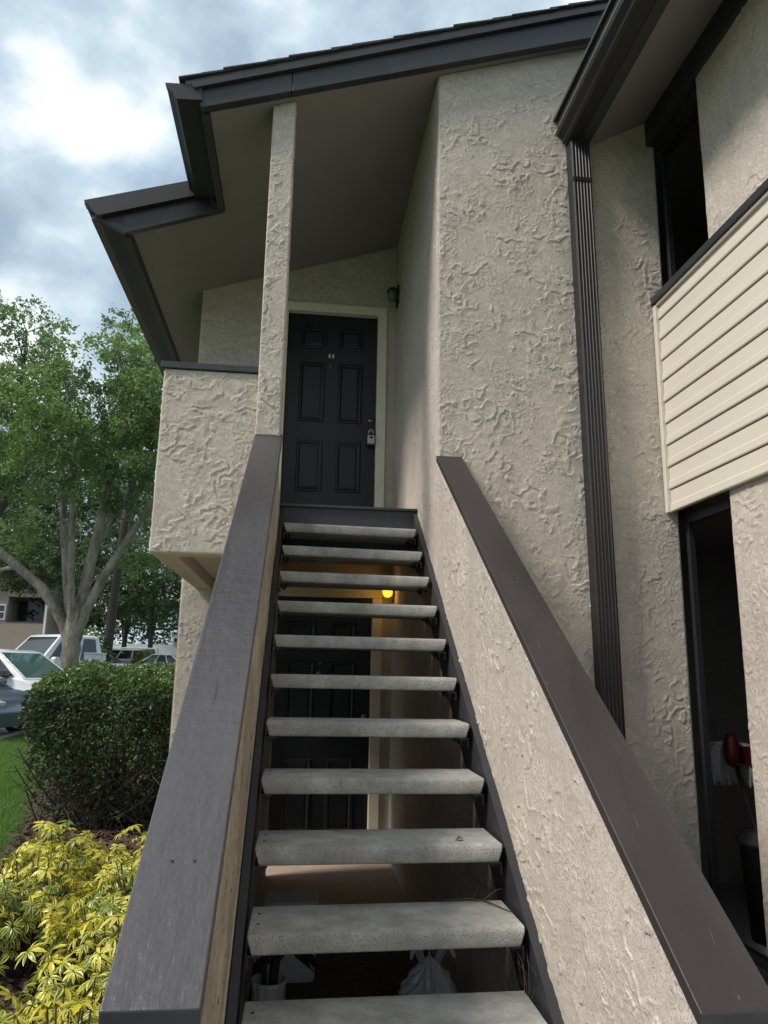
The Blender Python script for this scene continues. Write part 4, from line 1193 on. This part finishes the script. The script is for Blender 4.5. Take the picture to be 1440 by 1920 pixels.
for s_ in range(7):
    V, F, UV = palmate(200 + s_, 7 + s_ % 3, 1.0)
    me = bpy.data.meshes.new('leaf')
    me.from_pydata(V, [], F); l_ = me.uv_layers.new(name='UVMap'); l_.data.foreach_set('uv', np.array(UV, np.float32).ravel())
    me.polygons.foreach_set('use_smooth', [True] * len(F)); me.materials.append(MATS['leaf_variegated']); me.update(); PAL.append(me)
SH = [((-.58, 2.42), .36, .62, 105, 'yellow variegated shrub nearest the foot of the left rail'),
      ((-1.00, 2.80), .36, .50, 100, 'yellow and green variegated shrub in the bottom left corner'),
      ((-.64, 3.30), .40, .66, 115, 'yellow variegated shrub pressed against the middle of the left rail'),
      ((-.70, 4.15), .42, .62, 110, 'yellow variegated shrub against the rail below the balcony'),
      ((-1.30, 4.30), .44, .60, 110, 'yellow variegated shrub at the lawn edge of the bed'),
      ((-.80, 5.0), .42, .58, 100, 'yellow variegated shrub nearest the hedge beside the rail'),
      ((-1.40, 5.15), .42, .56, 100, 'farthest yellow variegated shrub in front of the dark hedge')]
rr = random.Random(23)
for (cx_, cy_), r_, h_, nn, lab in SH:
    t = thing('variegated_shrub', lab, 'shrub', (cx_, cy_, .01), 0, 'variegated umbrella shrubs along the left rail')
    stm = q('hedge_twig')
    for k in range(nn):
        for _ in range(30):
            u = Vector((rr.gauss(0, 1), rr.gauss(0, 1), abs(rr.gauss(0, 1)) * .9 + .02)).normalized()
            rad = rr.uniform(.72, 1.05)
            p = Vector((u.x * r_ * rad, u.y * r_ * rad, .16 + u.z * (h_ - .16) * rad))
            if cx_ + p.x < -.36: break
        o = bpy.data.objects.new('leaf', PAL[rr.randrange(7)]); COL.objects.link(o); o.parent = t
        o.location = p
        s = rr.uniform(.042, .074)
        o.scale = (s, s, s)
        tilt = Vector((u.x * .9 + rr.gauss(0, .28), u.y * .9 + rr.gauss(0, .28), .65 + u.z * .5)).normalized()
        o.rotation_euler = (tilt.to_track_quat('Z', 'Y').to_matrix() @ Matrix.Rotation(rr.uniform(0, 6.28), 3, 'Z')).to_euler()
        stm.tube([(p.x * .15, p.y * .15, 0), (p.x * .6, p.y * .6, p.z * .6), tuple(p)], [.006, .004, .0022], 4, False)
    stm.build('stem', t)
    # inner leaves in the shade of the shrub
    Vs = []; Fs = []; Us = []
    for k in range(130):
        u = Vector((rr.gauss(0, 1), rr.gauss(0, 1), rr.gauss(0, .8))).normalized() * rr.uniform(.25, .75)
        p = Vector((u.x * r_, u.y * r_, max(.06, .10 + (u.z * .5 + .45) * (h_ - .1))))
        me = PAL[rr.randrange(7)]
        s = rr.uniform(.05, .08); R_ = Matrix.Translation(p) @ Vector((u.x, u.y, .8)).to_track_quat('Z', 'Y').to_matrix().to_4x4() @ Matrix.Rotation(rr.uniform(0, 6.28), 4, 'Z') @ Matrix.Scale(s, 4)
        b_ = len(Vs); Vs += [tuple(R_ @ vv.co) for vv in me.vertices]
        Fs += [tuple(b_ + i for i in pl_.vertices) for pl_ in me.polygons]
        Us += [tuple(d_.uv) for d_ in me.uv_layers[0].data]
    me2 = mesh_np('foliage', Vs, Fs, 'leaf_variegated', t, True, uv=Us); me2['kind'] = 'stuff'

# =================================================================== VEHICLES
def car(name, label, cat, loc, rz, Lc, Wc, H, paint, kind='sedan', glass='car_glass', group='vehicles parked in the car park', screen=None):
    """nose towards +x in local space; origin on the ground at the middle"""
    t = thing(name, label, cat, loc, rz, group)
    h2 = Wc / 2; x0, x1 = -Lc / 2, Lc / 2
    belt = H * (.60 if kind != 'pickup' else .58)
    hood = H * (.56 if kind == 'sedan' else .60)
    gc = .17 * H
    if kind == 'sedan':
        body = [(x0, .42 * H), (x0 + .02, belt - .04), (x0 + .12, belt + .02), (x0 + .95, belt + .03), (x1 - 1.35, belt), (x1 - .55, hood - .08), (x1 - .12, .44 * H), (x1, .34 * H), (x1 - .03, .17 * H), (x1 - .25, gc), (x0 + .2, gc), (x0 + .02, .22 * H)]
        gb_, gt_ = (x0 + .55, x1 - 1.15), (x0 + 1.35, x1 - 2.15)
    elif kind == 'pickup':
        body = [(x0, .40 * H), (x0, belt), (x0 + 2.0, belt), (x0 + 2.02, belt), (x1 - 1.35, belt), (x1 - .25, hood), (x1 - .02, .5 * H), (x1, .25 * H), (x1 - .2, gc), (x0 + .2, gc), (x0, .24 * H)]
        gb_, gt_ = (x0 + 1.95, x1 - 1.25), (x0 + 2.10, x1 - 2.05)
    else:
        body = [(x0, .40 * H), (x0 + .03, belt), (x0 + .2, belt + .01), (x1 - 1.35, belt), (x1 - .3, hood), (x1 - .03, .48 * H), (x1, .25 * H), (x1 - .2, gc), (x0 + .2, gc), (x0 + .02, .24 * H)]
        gb_, gt_ = (x0 + .06, x1 - 1.20), (x0 + .28, x1 - 2.0)
    g = MB().mat(paint)
    n = len(body)
    cxm = 0; czm = .38 * H
    rings = []
    for y, s, in ((-h2, .965), (-h2 * .985, .99), (-h2 * .9, 1.0), (h2 * .9, 1.0), (h2 * .985, .99), (h2, .965)):
        rings.append([(cxm + (x - cxm) * (1 - (1 - s) * .5), y, czm + (z - czm) * s) for x, z in body])
    vs = [v for r in rings for v in r]; fs = []
    for i in range(5):
        for k_ in range(n): fs.append((i * n + k_, i * n + (k_ + 1) % n, (i + 1) * n + (k_ + 1) % n, (i + 1) * n + k_))
    fs.append(tuple(range(n))[::-1]); fs.append(tuple(5 * n + k_ for k_ in range(n)))
    g.add(vs, fs)
    g.build('body', t, bevel=.02)
    # cabin
    wb_, wt_ = h2 * .93, h2 * .76
    zt_ = H
    def cab(px, f_): return px
    A = [(gb_[0], -wb_, belt - .03), (gb_[1], -wb_, belt - .03), (gb_[1], wb_, belt - .03), (gb_[0], wb_, belt - .03)]
    B = [(gt_[0], -wt_, zt_ - .05), (gt_[1], -wt_, zt_ - .05), (gt_[1], wt_, zt_ - .05), (gt_[0], wt_, zt_ - .05)]
    Cc = [(gt_[0] + .15, -wt_ * .9, zt_), (gt_[1] - .2, -wt_ * .9, zt_), (gt_[1] - .2, wt_ * .9, zt_), (gt_[0] + .15, wt_ * .9, zt_)]
    c_ = MB().mat(paint).add(A + B + Cc, [(0, 1, 5, 4), (1, 2, 6, 5), (2, 3, 7, 6), (3, 0, 4, 7), (4, 5, 9, 8), (5, 6, 10, 9), (6, 7, 11, 10), (7, 4, 8, 11), (8, 9, 10, 11)])
    c_.build('cabin', t, bevel=.015)
    # windows on both sides: bilinear patches of the cabin side
    def patch(quad, u0, u1, v0, v1, m, nm, off, ta=0.0, tb=0.0):
        a_, b_, c__, d_ = [Vector(p) for p in quad]
        def P(u, v): return (a_ * (1 - u) + b_ * u) * (1 - v) + (d_ * (1 - u) + c__ * u) * v
        nrm_ = (b_ - a_).cross(d_ - a_).normalized() * off
        pts = [P(u0, v0) + nrm_, P(u1, v0) + nrm_, P(u1 - tb, v1) + nrm_, P(u0 + ta, v1) + nrm_]
        bk_ = [p - nrm_ * 1.6 for p in pts]
        MB().mat(m).add(pts + bk_, [(0, 1, 2, 3), (0, 4, 5, 1), (1, 5, 6, 2), (2, 6, 7, 3), (3, 7, 4, 0)]).build(nm, t)
    sides = [(A[0], A[1], B[1], B[0]), (A[2], A[3], B[3], B[2])]
    spl = {'sedan': ((.10, .33), (.36, .62), (.65, .93)), 'pickup': ((.10, .40), (.46, .90)), 'suv': ((.04, .28), (.32, .58), (.62, .94))}[kind]
    for si, sq in enumerate(sides):
        for a_, b_ in spl:
            if si == 1: a_, b_ = 1 - b_, 1 - a_
            patch(sq, a_, b_, .12, .92, glass, 'side_window', .006)
    patch((A[1], A[2], B[2], B[1]), .06, .94, .06, .95, screen or glass, 'windscreen', .006)
    patch((A[3], A[0], B[0], B[3]), .10, .90, .12, .92, glass, 'rear_window', .006)
    # wheels
    wr_ = .33 if kind == 'sedan' else .38
    wp0 = q('rubber'); wp0.lathe([(wr_ * .62, -.11), (wr_ * .92, -.11), (wr_, -.07), (wr_, .07), (wr_ * .92, .11), (wr_ * .62, .11), (wr_ * .62, -.11)], (0, 0, 0), 28, 'y')
    first_w = None
    for wx in (x0 + .95, x1 - .92):
        for sy in (-1, 1):
            if first_w is None:
                w_ = wp0.build('wheel', t, smooth=False)
                rim = q('alloy')
                for k_ in range(10):
                    a = 2 * math.pi * k_ / 10; ca, sa = math.cos(a), math.sin(a); wdt = .022
                    r_ = wr_ * .60
                    for yy in (-.10, .085):
                        rim.add([(-sa * wdt, yy, ca * wdt), (sa * wdt, yy, -ca * wdt), (ca * r_ + sa * wdt * .8, yy, sa * r_ - ca * wdt * .8), (ca * r_ - sa * wdt * .8, yy, sa * r_ + ca * wdt * .8),
                                 (-sa * wdt, yy + .015, ca * wdt), (sa * wdt, yy + .015, -ca * wdt), (ca * r_ + sa * wdt * .8, yy + .015, sa * r_ - ca * wdt * .8), (ca * r_ - sa * wdt * .8, yy + .015, sa * r_ + ca * wdt * .8)],
                                [(0, 1, 2, 3), (4, 7, 6, 5), (0, 4, 5, 1), (1, 5, 6, 2), (2, 6, 7, 3), (3, 7, 4, 0)])
                rim.lathe([(wr_ * .64, -.105), (wr_ * .56, -.105), (wr_ * .56, .105), (wr_ * .64, .105)], (0, 0, 0), 28, 'y')
                rim.lathe([(.001, -.104), (.05, -.102), (.055, -.09), (.055, .09), (.05, .102), (.001, .104)], (0, 0, 0), 12, 'y')
                ro_ = rim.build('rim', w_)
                first_w = w_
            else:
                w_ = first_w.copy(); COL.objects.link(w_)
                r2_ = ro_.copy(); COL.objects.link(r2_); r2_.parent = w_
                w_.parent = t
            w_.location = (wx, sy * (h2 - .10), wr_)
    # wheel arches (dark), mirrors, lights
    for sy in (-1, 1):
        for wx in (x0 + .95, x1 - .92):
            q('rubber').lathe([(.001, 0), (wr_ * 1.10, 0), (wr_ * 1.10, -.002 * sy)], (wx, sy * (h2 + .001), wr_ + .02), 24, 'y', 0, math.pi).build('wheel_arch', t)
        m = MB().mat(paint if kind != 'sedan' else 'car_black')
        m.prism([(gb_[1] - .55, belt + .02), (gb_[1] - .38, belt + .0), (gb_[1] - .34, belt + .10), (gb_[1] - .40, belt + .17), (gb_[1] - .54, belt + .16)], 'y', sy * (h2 - .03), sy * (h2 + .16))
        m.build('side_mirror', t, bevel=.015)
        q('headlight').prism([(x1 - .50, hood - .17), (x1 - .10, .40 * H), (x1 - .07, .46 * H), (x1 - .42, hood - .075)], 'y', sy * (h2 - .24), sy * (h2 - .004)).build('headlight', t, bevel=.01)
        q('tail_red').prism([(x0 - .012, .42 * H), (x0 + .10, .42 * H), (x0 + .14, belt - .06), (x0 - .008, belt - .06)], 'y', sy * (h2 - .22), sy * (h2 + .002)).build('tail_light', t, bevel=.01)
    return t
def gy_(x, y): return (x, y, float(gz(x, y)) - .02)
car('parked_car', 'slate blue car with alloy wheel at the left edge, nearest the hedge', 'car', gy_(-6.92, 15.3), -.33, 4.7, 1.82, 1.46, 'car_slate')
car('parked_car', 'white sedan with black mirror parked in front of the oak', 'car', gy_(-6.75, 18.9), -.42, 4.7, 1.82, 1.60, 'car_white', screen='windscreen')
car('pickup_truck', 'white pickup truck behind the oak trunk', 'pickup', gy_(-7.5, 25.4), math.pi + .95, 5.6, 1.98, 2.10, 'car_white', 'pickup')
car('parked_suv', 'silver suv with roof line above the other far cars', 'suv', gy_(-13.1, 60), math.pi + .25, 4.8, 1.95, 1.95, 'car_silver', 'suv')
car('parked_suv', 'white suv in the far row left of the silver one', 'suv', gy_(-12.6, 54), math.pi + .1, 4.7, 1.9, 1.80, 'car_white', 'suv')
car('parked_car', 'black car in the far row showing its dark windscreen', 'car', gy_(-8.6, 36), 0, 4.6, 1.8, 1.38, 'car_black')
car('parked_car', 'white car with dark glass in front of the garages', 'car', gy_(-8.2, 46), math.pi, 4.6, 1.8, 1.55, 'car_white')

# utility cabinets near the pickup
for i, (x, y, w, h, lab) in enumerate(((-5.66, 22.1, .50, 1.52, 'tall pale utility cabinet right of the oak trunk'), (-5.02, 22.0, .68, .98, 'low pale utility cabinet beside the taller one'))):
    t = thing('utility_cabinet', lab, 'cabinet', (x, y, float(gz(x, y)) - .02), 0, 'pale utility cabinets by the oak')
    q('utility_white').box(-w / 2, w / 2, -.2, .2, 0, h).build('cabinet_body', t, bevel=.015)
    q('utility_white').box(-w / 2 - .02, w / 2 + .02, -.22, .22, h, h + .035).build('lid', t, bevel=.01)
    q('utility_white').box(-w / 2 + .03, -.006, -.212, -.201, .05, h - .05).build('door', t, bevel=.004)
    q('utility_white').box(.006, w / 2 - .03, -.212, -.201, .05, h - .05).build('door', t, bevel=.004)

# far apartments on the left
fa = thing('apartment_building', 'tan two storey apartment building far off at the left behind the pickup', 'building', (-15.5, 42, float(gz(0, 42))))
g = q('far_stucco')
g.box(-6, -.05, 0, 6, 0, 5.6)
g.box(-.05, 1.85, 0, .2, 0, 3.05)
g.box(-.05, 2.1, -.004, 6, 4.4, 5.6)
g.box(1.85, 2.1, .004, 6, 0, 4.4)
g.box(-.05, 1.85, 1.6, 6, 0, 4.4)
g.build('wall', fa)
q('far_roof').prism([(-6.5, 5.6), (2.6, 5.6), (1.6, 6.4), (-6.5, 6.4)], 'y', -.6, 6.5).build('roof', fa)
for x in (-.42, -3.0):
    w = q('far_white').box(x - .30, x + .30, -.06, -.002, 3.15, 3.98).build('window', fa)
    q('far_glass').box(x - .23, x + .23, -.075, -.061, 3.22, 3.91).build('pane', w)
    q('far_white').box(x - .24, x + .24, -.09, -.076, 3.54, 3.59).build('sash', w)
q('far_glass').box(.0, 1.7, 1.52, 1.598, 2.6, 4.3).build('patio_door', fa)
q('bronze_frame').box(-.05, 1.85, -.03, .21, 3.052, 3.10).build('railing', fa)
q('far_white').box(1.92, 2.02, -.08, -.006, 0, 4.38).build('downspout', fa)

# white garages on the right of the car park
ga = thing('garage_building', 'long low white garage block with window strip and grey roof', 'garage', (-9.5, 72, float(gz(0, 72)) - .05))
q('far_white').box(-13, 9, 0, 6, 0, 2.45).build('wall', ga)
q('far_roof').prism([(-2.0, 3.35), (9.4, 3.35), (8, 4.7), (-.2, 4.7)], 'y', -.3, 6.3).build('roof', ga)
q('far_white').box(-2.0, 9.4, -.42, 5.9, 2.452, 3.348).build('fascia', ga)
for k in range(9):
    wdo = q('far_white').box(-1.9 + k * 1.2, -.9 + k * 1.2, -.48, -.422, 2.60, 3.10).build('window', ga)
    q('far_glass').box(-1.83 + k * 1.2, -.97 + k * 1.2, -.50, -.481, 2.68, 3.02).build('pane', wdo)
for k in range(4):
    q('far_white').box(-12.6 + k * 2.4, -10.6 + k * 2.4, -.04, -.002, .05, 2.1).build('garage_door', ga)
